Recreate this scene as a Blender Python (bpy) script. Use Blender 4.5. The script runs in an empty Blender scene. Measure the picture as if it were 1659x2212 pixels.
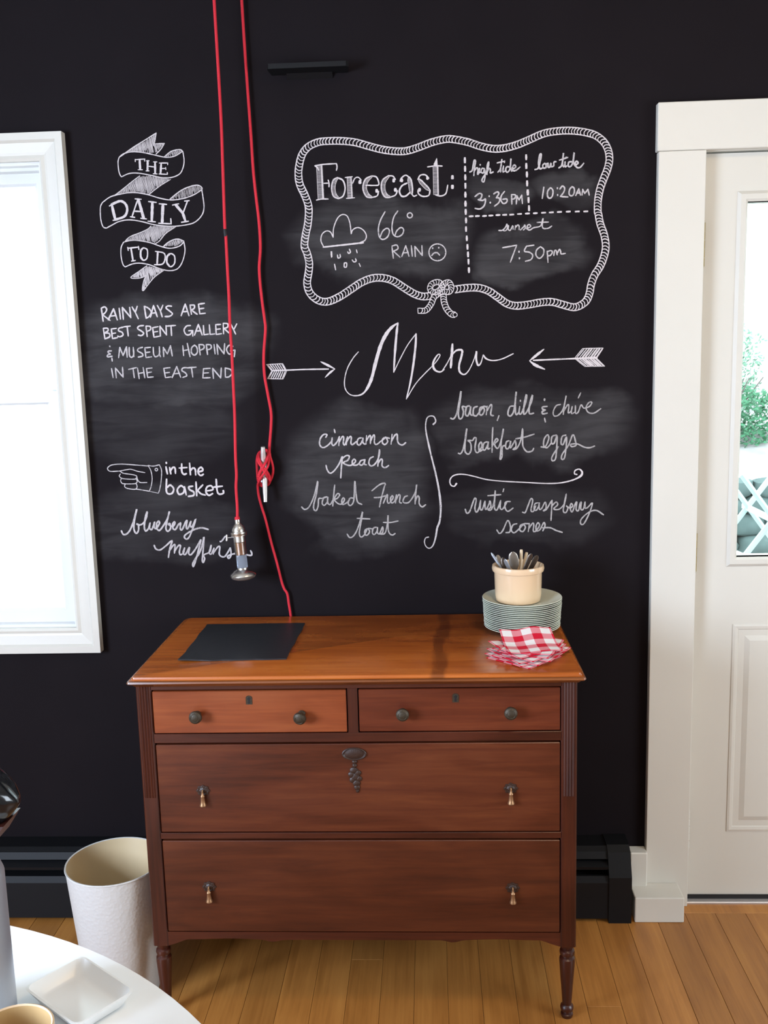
import bpy, bmesh, math, random
from mathutils import Vector, Matrix
R = math.radians
PI = math.pi
scene = bpy.context.scene
COL = scene.collection

# ---------------------------------------------------------------- camera
CAM_POS = Vector((0.0, -2.5965, 1.5679))
PITCH, YAW, ROLL, FPX = R(-9.2569), R(2.8577), R(-1.5321), 2100.28
fwd = Vector((-math.sin(YAW) * math.cos(PITCH), math.cos(YAW) * math.cos(PITCH), math.sin(PITCH)))
rt0 = Vector((math.cos(YAW), math.sin(YAW), 0))
up0 = rt0.cross(fwd)
rgt = math.cos(ROLL) * rt0 + math.sin(ROLL) * up0
upv = -math.sin(ROLL) * rt0 + math.cos(ROLL) * up0
cd = bpy.data.cameras.new('camera')
cam = bpy.data.objects.new('camera', cd)
COL.objects.link(cam)
cam.matrix_world = Matrix(((rgt.x, upv.x, -fwd.x, CAM_POS.x), (rgt.y, upv.y, -fwd.y, CAM_POS.y),
                           (rgt.z, upv.z, -fwd.z, CAM_POS.z), (0, 0, 0, 1)))
cd.sensor_fit = 'VERTICAL'
cd.sensor_height = 36.0
cd.lens = 36.0 * FPX / 2212.0
cd.clip_start = 0.02
cd.clip_end = 200
scene.camera = cam

# ---------------------------------------------------------------- world, lights, exposure
world = bpy.data.worlds.new('overcast_sky')
scene.world = world
world.use_nodes = True
bg = world.node_tree.nodes['Background']
bg.inputs[0].default_value = (0.80, 0.90, 1.0, 1)
bg.inputs[1].default_value = 4.6

def area(name, loc, target, size, power, color):
    l = bpy.data.lights.new(name, 'AREA')
    l.shape = 'RECTANGLE'
    l.size, l.size_y = size
    l.energy = power
    l.color = color
    o = bpy.data.objects.new(name, l)
    COL.objects.link(o)
    o.location = loc
    o.rotation_euler = (Vector(target) - Vector(loc)).to_track_quat('-Z', 'Y').to_euler()
    return o
# daylight through the side window on the left, and the windows behind the camera
area('daylight_side_window', (-2.56, -2.75, 1.5), (0.3, -2.0, 0.55), (1.4, 1.2), 190, (0.64, 0.78, 1.0))
area('daylight_rear_window', (-1.1, -5.1, 1.5), (-0.4, 0, 0.9), (1.6, 1.1), 7, (0.84, 0.90, 1.0))
area('added_right_fill', (2.66, -1.75, 1.3), (0.8, -0.2, 0.4), (1.2, 1.2), 38, (0.80, 0.90, 1.0))  # added cool fill from the right, brightens the lower door and floor
# warm ceiling fixtures of the room
area('ceiling_light_warm', (0.65, -1.45, 2.66), (0.65, -1.0, 0.0), (0.35, 0.35), 10.5, (1.0, 0.72, 0.42))
area('ceiling_light_rear', (-0.4, -4.0, 2.66), (-0.4, -3.6, 0.0), (0.35, 0.35), 4, (1.0, 0.72, 0.42))
vs = scene.view_settings
vs.view_transform = 'Standard'
vs.look = 'None'
vs.exposure = 0.0
vs.gamma = 1.0
vs.use_curve_mapping = False

# ---------------------------------------------------------------- helpers
def U(px, py, Y=0.0):
    """point of the plane y=Y behind picture point (px, py)"""
    d = fwd + rgt * ((px - 829.5) / FPX) - upv * ((py - 1106.0) / FPX)
    return CAM_POS + d * ((Y - CAM_POS.y) / d.y)

def srgb(r, g, b):
    f = lambda c: (c / 255 / 12.92) if c / 255 <= 0.04045 else ((c / 255 + 0.055) / 1.055) ** 2.4
    return (f(r), f(g), f(b), 1)

def link(name, bm, m, parent=None, smooth=False, loc=None):
    me = bpy.data.meshes.new(name)
    bmesh.ops.recalc_face_normals(bm, faces=bm.faces)
    bm.to_mesh(me)
    bm.free()
    if m is not None:
        me.materials.append(m)
    if smooth:
        for p in me.polygons:
            p.use_smooth = True
        try:
            me.set_sharp_from_angle(angle=R(40))
        except Exception:
            pass
    o = bpy.data.objects.new(name, me)
    COL.objects.link(o)
    if parent is not None:
        o.parent = parent
    if loc is not None:
        o.location = loc
    return o

def empty(name, loc=(0, 0, 0), rz=0):
    o = bpy.data.objects.new(name, None)
    o.empty_display_size = 0.05
    COL.objects.link(o)
    o.location = loc
    o.rotation_euler = (0, 0, rz)
    return o

def tag(o, label, cat, group=None, kind=None):
    o['label'] = label
    o['category'] = cat
    if group:
        o['group'] = group
    if kind:
        o['kind'] = kind
    return o

def structure(o, label=None):
    o['kind'] = 'structure'
    if label:
        o['label'] = label
    return o

def B():
    return bmesh.new()

def box(bm, x0, x1, y0, y1, z0, z1, bevel=0.0, seg=1):
    v = [bm.verts.new(p) for p in ((x0, y0, z0), (x1, y0, z0), (x1, y1, z0), (x0, y1, z0),
                                   (x0, y0, z1), (x1, y0, z1), (x1, y1, z1), (x0, y1, z1))]
    fs = [bm.faces.new([v[i] for i in q]) for q in ((0, 3, 2, 1), (4, 5, 6, 7), (0, 1, 5, 4), (1, 2, 6, 5), (2, 3, 7, 6), (3, 0, 4, 7))]
    if bevel > 0:
        es = list({e for f in fs for e in f.edges})
        bmesh.ops.bevel(bm, geom=es, offset=bevel, segments=seg, affect='EDGES', profile=0.5)
    return v

def lathe(bm, prof, n=32, c=(0, 0, 0), axis='Z', close=False):
    """prof: (radius, height) list"""
    rings = []
    for r, h in prof:
        ring = []
        if r < 1e-6:
            p = (0, 0, h)
            ring = [p]
        else:
            ring = [(r * math.cos(2 * PI * i / n), r * math.sin(2 * PI * i / n), h) for i in range(n)]
        vs_ = []
        for x, y, z in ring:
            if axis == 'Y':
                x, y, z = x, -z, y
            elif axis == 'X':
                x, y, z = z, x, y
            vs_.append(bm.verts.new((c[0] + x, c[1] + y, c[2] + z)))
        rings.append(vs_)
    if close:
        rings.append(rings[0])
    for a, b in zip(rings, rings[1:]):
        if len(a) == 1 and len(b) == 1:
            continue
        for i in range(n):
            j = (i + 1) % n
            if len(a) == 1:
                bm.faces.new((a[0], b[i], b[j]))
            elif len(b) == 1:
                bm.faces.new((a[i], a[j], b[0]))
            else:
                bm.faces.new((a[i], a[j], b[j], b[i]))

def smooth_path(pts, step=6):
    """Catmull-Rom through pts (any dimension tuples)"""
    if len(pts) < 3:
        return [tuple(p) for p in pts]
    out = []
    P = [tuple(2 * a - b for a, b in zip(pts[0], pts[1]))] + [tuple(p) for p in pts] + [tuple(2 * a - b for a, b in zip(pts[-1], pts[-2]))]
    for i in range(1, len(P) - 2):
        p0, p1, p2, p3 = P[i - 1:i + 3]
        for k in range(step):
            t = k / step
            out.append(tuple(0.5 * (2 * b + (c - a) * t + (2 * a - 5 * b + 4 * c - d) * t * t + (3 * b - a - 3 * c + d) * t ** 3)
                             for a, b, c, d in zip(p0, p1, p2, p3)))
    out.append(tuple(pts[-1]))
    return out

def tube(bm, pts, r, n=8, caps=True):
    pts = [Vector(p) for p in pts]
    rad = r if isinstance(r, (list, tuple)) else [r] * len(pts)
    rings = []
    t0 = (pts[1] - pts[0]).normalized()
    ref = Vector((0, 0, 1)) if abs(t0.z) < 0.9 else Vector((0, 1, 0))
    nrm = t0.cross(ref).normalized()
    for i, p in enumerate(pts):
        t = (pts[min(i + 1, len(pts) - 1)] - pts[max(i - 1, 0)])
        t = t.normalized() if t.length > 1e-9 else t0
        nrm = (nrm - t * nrm.dot(t))
        nrm = nrm.normalized() if nrm.length > 1e-6 else t.orthogonal().normalized()
        bn = t.cross(nrm)
        rings.append([bm.verts.new(p + (nrm * math.cos(2 * PI * k / n) + bn * math.sin(2 * PI * k / n)) * rad[i]) for k in range(n)])
    for a, b in zip(rings, rings[1:]):
        for k in range(n):
            bm.faces.new((a[k], a[(k + 1) % n], b[(k + 1) % n], b[k]))
    if caps:
        bm.faces.new(rings[0][::-1])
        bm.faces.new(rings[-1])

def prism(bm, poly, axis, a, b):
    """extrude 2-D polygon along axis between a and b. axis 'X': poly=(y,z); 'Y': (x,z); 'Z': (x,y)"""
    def mk(u, v, w):
        return {'X': (w, u, v), 'Y': (u, w, v), 'Z': (u, v, w)}[axis]
    A = [bm.verts.new(mk(u, v, a)) for u, v in poly]
    Bv = [bm.verts.new(mk(u, v, b)) for u, v in poly]
    bm.faces.new(A)
    bm.faces.new(Bv[::-1])
    for i in range(len(poly)):
        j = (i + 1) % len(poly)
        bm.faces.new((A[i], A[j], Bv[j], Bv[i]))

def frame_sweep(bm, x0, x1, z0, z1, prof):
    """mitred rectangular frame in an XZ plane; prof = closed list (outward offset, y)"""
    rings = []
    for sx, sz, x, z in ((-1, -1, x0, z0), (1, -1, x1, z0), (1, 1, x1, z1), (-1, 1, x0, z1)):
        rings.append([bm.verts.new((x + sx * o, y, z + sz * o)) for o, y in prof])
    n = len(prof)
    for i in range(4):
        a, b = rings[i], rings[(i + 1) % 4]
        for k in range(n):
            bm.faces.new((a[k], a[(k + 1) % n], b[(k + 1) % n], b[k]))

# ---------------------------------------------------------------- materials
def mat(name, color=(0.5, 0.5, 0.5, 1), rough=0.5, metal=0.0, spec=0.5, **kw):
    m = bpy.data.materials.new(name)
    m.use_nodes = True
    p = m.node_tree.nodes['Principled BSDF']
    p.inputs['Base Color'].default_value = color
    p.inputs['Roughness'].default_value = rough
    p.inputs['Metallic'].default_value = metal
    p.inputs['Specular IOR Level'].default_value = spec
    for k, v in kw.items():
        p.inputs[k.replace('_', ' ')].default_value = v
    return m

class NT:
    def __init__(s, m):
        s.t = m.node_tree
        s.p = s.t.nodes['Principled BSDF']
        s.out = s.t.nodes['Material Output']
    def n(s, kind, **kw):
        nd = s.t.nodes.new(kind)
        for k, v in kw.items():
            setattr(nd, k, v)
        return nd
    def l(s, a, b):
        s.t.links.new(a, b)
    def val(s, sock, v):
        if hasattr(v, 'links') or isinstance(v, bpy.types.NodeSocket):
            s.l(v, sock)
        else:
            sock.default_value = v
    def math(s, op, a, b=None, c=None, clamp=False):
        nd = s.n('ShaderNodeMath', operation=op)
        nd.use_clamp = clamp
        s.val(nd.inputs[0], a)
        if b is not None:
            s.val(nd.inputs[1], b)
        if c is not None:
            s.val(nd.inputs[2], c)
        return nd.outputs[0]
    def coord(s, kind='Object'):
        return s.n('ShaderNodeTexCoord').outputs[kind]
    def mapping(s, vec, scale=(1, 1, 1), loc=(0, 0, 0), rot=(0, 0, 0)):
        nd = s.n('ShaderNodeMapping')
        s.l(vec, nd.inputs[0])
        nd.inputs['Location'].default_value = loc
        nd.inputs['Rotation'].default_value = rot
        nd.inputs['Scale'].default_value = scale
        return nd.outputs[0]
    def noise(s, vec, scale=5, detail=4, rough=0.5, dist=0.0):
        nd = s.n('ShaderNodeTexNoise')
        s.l(vec, nd.inputs['Vector'])
        nd.inputs['Scale'].default_value = scale
        nd.inputs['Detail'].default_value = detail
        nd.inputs['Roughness'].default_value = rough
        nd.inputs['Distortion'].default_value = dist
        return nd.outputs['Fac']
    def ramp(s, fac, stops):
        nd = s.n('ShaderNodeValToRGB')
        s.l(fac, nd.inputs[0])
        e = nd.color_ramp.elements
        e[0].position, e[0].color = stops[0]
        e[1].position, e[1].color = stops[-1]
        for pos, c in stops[1:-1]:
            x = e.new(pos)
            x.color = c
        return nd.outputs[0]
    def mix(s, fac, a, b):
        nd = s.n('ShaderNodeMix', data_type='RGBA')
        s.val(nd.inputs[0], fac)
        s.val(nd.inputs[6], a)
        s.val(nd.inputs[7], b)
        return nd.outputs[2]
    def bump(s, h, strength=0.2, dist=0.002):
        nd = s.n('ShaderNodeBump')
        s.l(h, nd.inputs['Height'])
        nd.inputs['Strength'].default_value = strength
        nd.inputs['Distance'].default_value = dist
        s.l(nd.outputs[0], s.p.inputs['Normal'])

def wood(name, dark, mid, light, rough=0.35, grain=(2.0, 30, 30), seed=0.0, coat=0.0, rnd=0.0, bump=0.05, spec=0.5):
    m = mat(name, mid, rough, spec=spec)
    t = NT(m)
    v = t.coord()
    if rnd:
        oi = t.n('ShaderNodeObjectInfo')
        cmb = t.n('ShaderNodeCombineXYZ')
        for i in range(3):
            t.l(t.math('MULTIPLY', oi.outputs['Random'], 7.3 + 5 * i), cmb.inputs[i])
        va = t.n('ShaderNodeVectorMath', operation='ADD')
        t.l(v, va.inputs[0])
        t.l(cmb.outputs[0], va.inputs[1])
        v = va.outputs[0]
    g = t.noise(t.mapping(v, scale=tuple(k * (2.2 if k > 5 else 1.6) for k in grain), loc=(seed, seed * 2, seed)), 1.0, 8, 0.7, 0.5)
    big = t.noise(t.mapping(v, scale=tuple(0.12 * k + 0.8 for k in grain), loc=(seed + 3, 0, seed)), 1.6, 3, 0.5, 1.4)
    f = t.math('ADD', t.math('MULTIPLY', g, 0.55), t.math('MULTIPLY', big, 0.45))
    c = t.ramp(f, [(0.33, dark), (0.5, mid), (0.68, light)])
    if rnd:
        hs = t.n('ShaderNodeHueSaturation')
        hs.inputs['Saturation'].default_value = 1.0
        t.l(t.math('ADD', t.math('MULTIPLY', oi.outputs['Random'], rnd), 1 - rnd / 2), hs.inputs['Value'])
        t.l(c, hs.inputs['Color'])
        c = hs.outputs[0]
    t.l(c, t.p.inputs['Base Color'])
    t.l(t.math('ADD', t.math('MULTIPLY', big, 0.25), rough - 0.12), t.p.inputs['Roughness'])
    t.p.inputs['Coat Weight'].default_value = coat
    t.p.inputs['Coat Roughness'].default_value = 0.25
    t.bump(g, bump, 0.001)
    return m

def painted(name, col, rough=0.45, var=0.04, bscale=60, bstr=0.05, **kw):
    m = mat(name, col, rough, **kw)
    t = NT(m)
    v = t.coord()
    n = t.noise(v, 6, 4)
    dk = tuple(c * (1 - 3 * var) for c in col[:3]) + (1,)
    t.l(t.mix(n, dk, col), t.p.inputs['Base Color'])
    t.bump(t.noise(v, bscale, 3), bstr, 0.002)
    return m

def glassy(name, tint=(0.95, 1, 0.98, 1), gloss=0.07):
    m = bpy.data.materials.new(name)
    m.use_nodes = True
    t = m.node_tree
    t.nodes.remove(t.nodes['Principled BSDF'])
    tr = t.nodes.new('ShaderNodeBsdfTransparent')
    tr.inputs[0].default_value = tint
    gl = t.nodes.new('ShaderNodeBsdfGlossy')
    gl.inputs['Roughness'].default_value = 0.03
    fr = t.nodes.new('ShaderNodeLayerWeight')
    pw = t.nodes.new('ShaderNodeMath')
    pw.operation = 'POWER'
    pw.inputs[1].default_value = 5.0
    t.links.new(fr.outputs['Facing'], pw.inputs[0])
    mx = t.nodes.new('ShaderNodeMixShader')
    ma = t.nodes.new('ShaderNodeMath')
    ma.operation = 'ADD'
    ma.inputs[1].default_value = gloss
    ma.use_clamp = True
    t.links.new(pw.outputs[0], ma.inputs[0])
    t.links.new(ma.outputs[0], mx.inputs[0])
    t.links.new(tr.outputs[0], mx.inputs[1])
    t.links.new(gl.outputs[0], mx.inputs[2])
    t.links.new(mx.outputs[0], t.nodes['Material Output'].inputs[0])
    return m

def chalk(name, col, gap):
    m = mat(name, col, 0.95, spec=0.1)
    t = NT(m)
    v = t.coord()
    n = t.noise(v, 900, 2, 0.6)
    n2 = t.noise(v, 60, 2, 0.6)
    f = t.math('ADD', t.math('MULTIPLY', n, 0.7), t.math('MULTIPLY', n2, 0.3))
    dark = (0.06, 0.055, 0.06, 1)
    t.l(t.ramp(f, [(gap - 0.08, dark), (gap + 0.06, col)]), t.p.inputs['Base Color'])
    return m

# chalkboard wall with the hazy marks left where chalk was wiped off
SMUDGES = [  # px centre x, y, half width, half height, strength
    (365, 760, 190, 110, 0.9), (340, 920, 160, 80, 0.45), (350, 1135, 170, 75, 0.55), (820, 520, 160, 78, 1.0),
    (1070, 420, 62, 34, 0.9), (1218, 415, 66, 38, 0.9), (1150, 545, 105, 50, 1.05), (1085, 580, 50, 20, 0.5),
    (780, 1035, 140, 140, 0.85), (735, 1160, 60, 50, 0.5), (1150, 915, 190, 75, 0.75), (1130, 1110, 170, 65, 0.35)]
def chalkboard():
    m = mat('chalkboard_paint', (0.0085, 0.007, 0.0085, 1), 0.78, spec=0.12)
    t = NT(m)
    v = t.coord()
    sep = t.n('ShaderNodeSeparateXYZ')
    t.l(v, sep.inputs[0])
    warp = t.math('MULTIPLY', t.math('SUBTRACT', t.noise(v, 7, 4), 0.5), 0.16)
    X = t.math('ADD', sep.outputs[0], warp)
    Z = t.math('ADD', sep.outputs[2], warp)
    tot = None
    for px, py, hw, hh, a in SMUDGES:
        c = U(px, py)
        rx = hw * 0.00126
        rz = hh * 0.00126
        dx = t.math('DIVIDE', t.math('SUBTRACT', X, c.x), rx)
        dz = t.math('DIVIDE', t.math('SUBTRACT', Z, c.z), rz)
        d = t.math('ADD', t.math('POWER', t.math('ABSOLUTE', dx), 2.6), t.math('POWER', t.math('ABSOLUTE', dz), 2.6))
        mr = t.n('ShaderNodeMapRange', interpolation_type='SMOOTHSTEP')
        t.l(d, mr.inputs[0])
        mr.inputs[1].default_value = 1.75
        mr.inputs[2].default_value = 0.45
        mr.inputs[3].default_value = 0
        mr.inputs[4].default_value = a
        tot = mr.outputs[0] if tot is None else t.math('MAXIMUM', tot, mr.outputs[0])
    streak = t.noise(t.mapping(v, scale=(3, 3, 22), rot=(0, R(14), 0)), 1.5, 5, 0.6, 0.8)
    blotch = t.noise(v, 5, 3, 0.5)
    s = t.math('MULTIPLY', t.math('ADD', streak, blotch), 0.5)
    mr = t.n('ShaderNodeMapRange')
    t.l(s, mr.inputs[0])
    mr.inputs[1].default_value = 0.38
    mr.inputs[2].default_value = 0.66
    mr.inputs[3].default_value = 0.22
    f = t.math('MULTIPLY', tot, mr.outputs[0])
    base = t.mix(blotch, (0.0058, 0.0038, 0.0050, 1), (0.0094, 0.0066, 0.0082, 1))
    t.l(t.mix(f, base, (0.060, 0.056, 0.057, 1)), t.p.inputs['Base Color'])
    t.bump(t.noise(v, 45, 4, 0.6), 0.12, 0.002)
    return m

M = {}
M['wall'] = chalkboard()
M['plain_wall'] = painted('cream_wall_paint', (0.42, 0.38, 0.32, 1), 0.7)
M['ceiling'] = painted('ceiling_paint', (0.62, 0.60, 0.55, 1), 0.8)
M['trim'] = painted('white_trim_paint', (0.66, 0.63, 0.56, 1), 0.42, var=0.02)
M['door'] = painted('door_paint', (0.64, 0.61, 0.54, 1), 0.42, var=0.02)
M['vinyl'] = painted('white_sash', (0.72, 0.72, 0.71, 1), 0.4, var=0.01)
M['floor'] = wood('honey_floor_board', srgb(140, 88, 38), srgb(164, 108, 50), srgb(180, 124, 60), 0.42, (34, 1.6, 34), rnd=0.30, coat=0.12, bump=0.02)
M['subfloor'] = mat('dark_joint', (0.06, 0.03, 0.012, 1), 0.9)
M['case'] = wood('dresser_case_wood', srgb(42, 13, 7), srgb(67, 25, 11), srgb(85, 35, 16), 0.38, (2.2, 30, 45), 1.0, 0.12)
M['case_v'] = wood('dresser_post_wood', srgb(38, 11, 5), srgb(63, 23, 11), srgb(82, 34, 14), 0.38, (40, 30, 2.2), 5.0, 0.12)
M['drawer_a'] = wood('drawer_wood_faded', srgb(104, 43, 20), srgb(129, 61, 29), srgb(147, 77, 38), 0.36, (2.0, 20, 36), 2.0, 0.12)
M['drawer_b'] = wood('drawer_wood_red', srgb(70, 25, 11), srgb(93, 38, 18), srgb(110, 51, 23), 0.38, (2.0, 20, 36), 8.0, 0.12)
M['drawer_c'] = wood('drawer_wood_walnut', srgb(53, 19, 9), srgb(83, 36, 18), srgb(105, 53, 27), 0.36, (1.8, 9, 22), 4.0, 0.12)
M['drawer_d'] = wood('drawer_wood_low', srgb(50, 18, 9), srgb(78, 34, 16), srgb(102, 50, 24), 0.38, (1.6, 7, 17), 11.0, 0.12)
M['top'] = wood('dresser_top_wood', srgb(140, 66, 18), srgb(172, 90, 30), srgb(192, 112, 44), 0.26, (1.6, 26, 26), 3.0, 0.35)
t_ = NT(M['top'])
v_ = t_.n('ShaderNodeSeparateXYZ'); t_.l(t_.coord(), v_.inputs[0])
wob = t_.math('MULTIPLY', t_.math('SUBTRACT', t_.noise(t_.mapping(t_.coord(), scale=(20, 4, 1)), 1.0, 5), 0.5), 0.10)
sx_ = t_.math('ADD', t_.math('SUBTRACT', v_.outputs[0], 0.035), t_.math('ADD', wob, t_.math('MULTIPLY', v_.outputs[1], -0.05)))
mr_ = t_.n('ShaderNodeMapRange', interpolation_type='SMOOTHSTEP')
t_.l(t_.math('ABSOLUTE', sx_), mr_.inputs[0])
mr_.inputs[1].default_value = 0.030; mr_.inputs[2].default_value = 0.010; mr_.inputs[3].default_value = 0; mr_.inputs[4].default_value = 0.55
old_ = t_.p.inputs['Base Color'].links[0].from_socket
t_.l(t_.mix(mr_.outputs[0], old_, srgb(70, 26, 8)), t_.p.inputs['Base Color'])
M['moulding'] = wood('dresser_edge_wood', srgb(70, 34, 16), srgb(120, 66, 30), srgb(150, 90, 46), 0.3, (2, 30, 30), 3.5, 0.3)
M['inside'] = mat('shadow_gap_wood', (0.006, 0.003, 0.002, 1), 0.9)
M['bronze'] = painted('aged_bronze', srgb(70, 60, 46), 0.5, var=0.15, bscale=300, bstr=0.4, metal=0.4)
M['carved'] = painted('dark_carved_wood', srgb(56, 36, 27), 0.45, var=0.12, bscale=250, bstr=0.4)
M['brass'] = mat('worn_brass', srgb(160, 122, 88), 0.42, 0.75)
M['hinge'] = mat('hinge_brass', srgb(170, 150, 95), 0.4, 1.0)
M['black_metal'] = painted('black_heater_enamel', (0.0050, 0.0052, 0.0062, 1), 0.55, spec=0.25, var=0.05)
M['black'] = mat('flat_black', (0.004, 0.004, 0.005, 1), 0.6)
M['glass'] = glassy('window_glass')
M['red'] = None
M['chrome'] = mat('polished_nickel', srgb(225, 220, 212), 0.24, 1.0)
M['lens'] = mat('smoky_lens_glass', (0.35, 0.28, 0.24, 1), 0.08, Transmission_Weight=0.6, IOR=1.4)
M['steel'] = mat('brushed_steel', srgb(178, 186, 198), 0.36, 0.7)
M['alu'] = mat('cast_aluminium', srgb(214, 208, 204), 0.42, 0.7)
M['slate'] = painted('black_slate', (0.022, 0.024, 0.028, 1), 0.42, var=0.1, bscale=30, bstr=0.2)
M['gloss_black'] = mat('gloss_black_plastic', (0.006, 0.007, 0.009, 1), 0.12, spec=0.6)
M['red_plastic'] = mat('dark_red_underside', (0.05, 0.012, 0.008, 1), 0.4)
M['white_gloss'] = mat('white_tabletop', (0.90, 0.91, 0.91, 1), 0.3)
M['china'] = mat('white_china', (0.90, 0.91, 0.90, 1), 0.3)
M['cream'] = mat('cream_stoneware', srgb(222, 192, 156), 0.22, Coat_Weight=0.5)
M['mug'] = mat('tan_glaze', srgb(196, 164, 116), 0.25, Coat_Weight=0.4)
M['plate'] = mat('pale_green_glass', srgb(236, 240, 224), 0.12, Transmission_Weight=0.30, IOR=1.3)
M['bulb'] = mat('clear_bulb_glass', (0.75, 0.82, 0.95, 1), 0.05, Transmission_Weight=0.8, IOR=1.3)
M['grey_metal'] = mat('dull_cutlery', srgb(150, 142, 132), 0.38, 0.75)
M['dark_metal'] = mat('dark_cutlery', srgb(92, 82, 74), 0.32, 0.8)
M['ivory'] = mat('ivory_handle', srgb(214, 192, 160), 0.45)

def rope_red():
    m = mat('red_cloth_cord', (0.62, 0.012, 0.03, 1), 0.75)
    t = NT(m)
    v = t.coord()
    w = t.n('ShaderNodeTexWave', wave_type='BANDS', bands_direction='DIAGONAL')
    t.l(v, w.inputs[0])
    w.inputs['Scale'].default_value = 160
    t.l(t.mix(w.outputs['Fac'], (0.50, 0.008, 0.022, 1), (0.74, 0.02, 0.04, 1)), t.p.inputs['Base Color'])
    t.bump(w.outputs['Fac'], 0.4, 0.001)
    return m
M['red'] = rope_red()

def gingham():
    m = mat('red_gingham_paper', (0.8, 0.8, 0.8, 1), 0.85, spec=0.2)
    t = NT(m)
    sep = t.n('ShaderNodeSeparateXYZ')
    t.l(t.coord(), sep.inputs[0])
    s = []
    for i in (0, 1):
        fr = t.math('FRACT', t.math('ADD', t.math('DIVIDE', sep.outputs[i], 0.046), 40.25))
        s.append(t.math('GREATER_THAN', fr, 0.5))
    a = t.mix(s[0], (0.80, 0.76, 0.74, 1), (0.72, 0.24, 0.27, 1))
    b = t.mix(s[0], (0.72, 0.24, 0.27, 1), (0.60, 0.008, 0.03, 1))
    t.l(t.mix(s[1], a, b), t.p.inputs['Base Color'])
    return m
M['gingham'] = gingham()

def dimpled():
    m = mat('white_dimpled_enamel', (0.58, 0.57, 0.545, 1), 0.4)
    t = NT(m)
    vo = t.n('ShaderNodeTexVoronoi')
    t.l(t.coord(), vo.inputs[0])
    vo.inputs['Scale'].default_value = 130
    t.bump(vo.outputs['Distance'], 0.4, 0.0014)
    return m
M['bin'] = dimpled()
M['bin_in'] = painted('cream_bin_lining', srgb(206, 184, 146), 0.5)
M['chalk'] = chalk('white_chalk', (0.60, 0.54, 0.54, 1), 0.38)
M['chalk_soft'] = chalk('light_chalk', (0.52, 0.475, 0.475, 1), 0.42)
M['chalk_faint'] = chalk('faint_chalk', (0.40, 0.37, 0.36, 1), 0.43)
# outdoors
M['gravel'] = painted('pale_gravel', (0.60, 0.58, 0.58, 1), 0.9, var=0.08, bscale=25, bstr=0.6)
M['mulch'] = painted('leaf_litter', (0.62, 0.57, 0.56, 1), 0.9, var=0.2, bscale=20, bstr=0.8)
M['stone'] = painted('field_stone', (0.17, 0.24, 0.225, 1), 0.85, var=0.2, bscale=12, bstr=0.5)
M['leaf'] = painted('green_leaves', (0.10, 0.34, 0.17, 1), 0.7, var=0.2)
M['leaf_pale'] = painted('pale_green_leaves', (0.30, 0.52, 0.36, 1), 0.7, var=0.2)
M['bark'] = painted('grey_bark', (0.20, 0.17, 0.15, 1), 0.9)
M['outdoor_white'] = mat('white_painted_wood', (0.5, 0.62, 0.58, 1), 0.6)

# ---------------------------------------------------------------- room shell
RX0, RX1, RY0, CEIL = -2.6, 2.7, -5.2, 2.72
WX1, WZ0, WZ1 = -0.997, 0.834, 2.083          # window opening
WX0 = -1.811
dcx0 = 0.5 * (U(1424, 240, -0.024).x + U(1396, 1880, -0.024).x)
DX0 = 0.5 * (U(1527, 360, -0.024).x + U(1484, 1930, -0.024).x)
DX1 = DX0 + 0.825
DZ1 = U(1560, 322, -0.024).z
HZ = U(1500, 218, -0.024).z                    # top of the door header
wall = B()
T = 0.16
box(wall, RX0 - T, WX0, 0, T, 0, CEIL)
box(wall, WX0, WX1, 0, T, 0, WZ0)
box(wall, WX0, WX1, 0, T, WZ1, CEIL)
box(wall, WX1, DX0 - 0.02, 0, T, 0, CEIL)
box(wall, DX0 - 0.02, DX1 + 0.02, 0, T, DZ1 + 0.02, CEIL)
box(wall, DX1 + 0.02, RX1 + T, 0, T, 0, CEIL)
wall_back = structure(link('wall_back', wall, M['wall']), 'black chalkboard wall covered in white chalk writing')
wl = B()
SY0, SY1, SZ0, SZ1 = -3.5, -2.0, 0.8, 2.1
box(wl, RX0 - T, RX0, RY0, SY0, 0, CEIL)
box(wl, RX0 - T, RX0, SY1, 0, 0, CEIL)
box(wl, RX0 - T, RX0, SY0, SY1, 0, SZ0)
box(wl, RX0 - T, RX0, SY0, SY1, SZ1, CEIL)
structure(link('wall_left', wl, M['plain_wall']))
wr = B()
for ya, yb, za, zb in ((RY0, -2.4, 0, CEIL), (-1.1, 0, 0, CEIL), (-2.4, -1.1, 0, 0.65), (-2.4, -1.1, 1.95, CEIL)):
    box(wr, RX1, RX1 + T, ya, yb, za, zb)
structure(link('wall_right', wr, M['plain_wall']))
wf = B()
box(wf, RX0 - T, RX1 + T, RY0 - T, RY0, 0, CEIL)
structure(link('wall_front', wf, M['plain_wall']))
ce = B()
box(ce, RX0 - T, RX1 + T, RY0 - T, T, CEIL, CEIL + 0.1)
structure(link('ceiling', ce, M['ceiling']))

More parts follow.
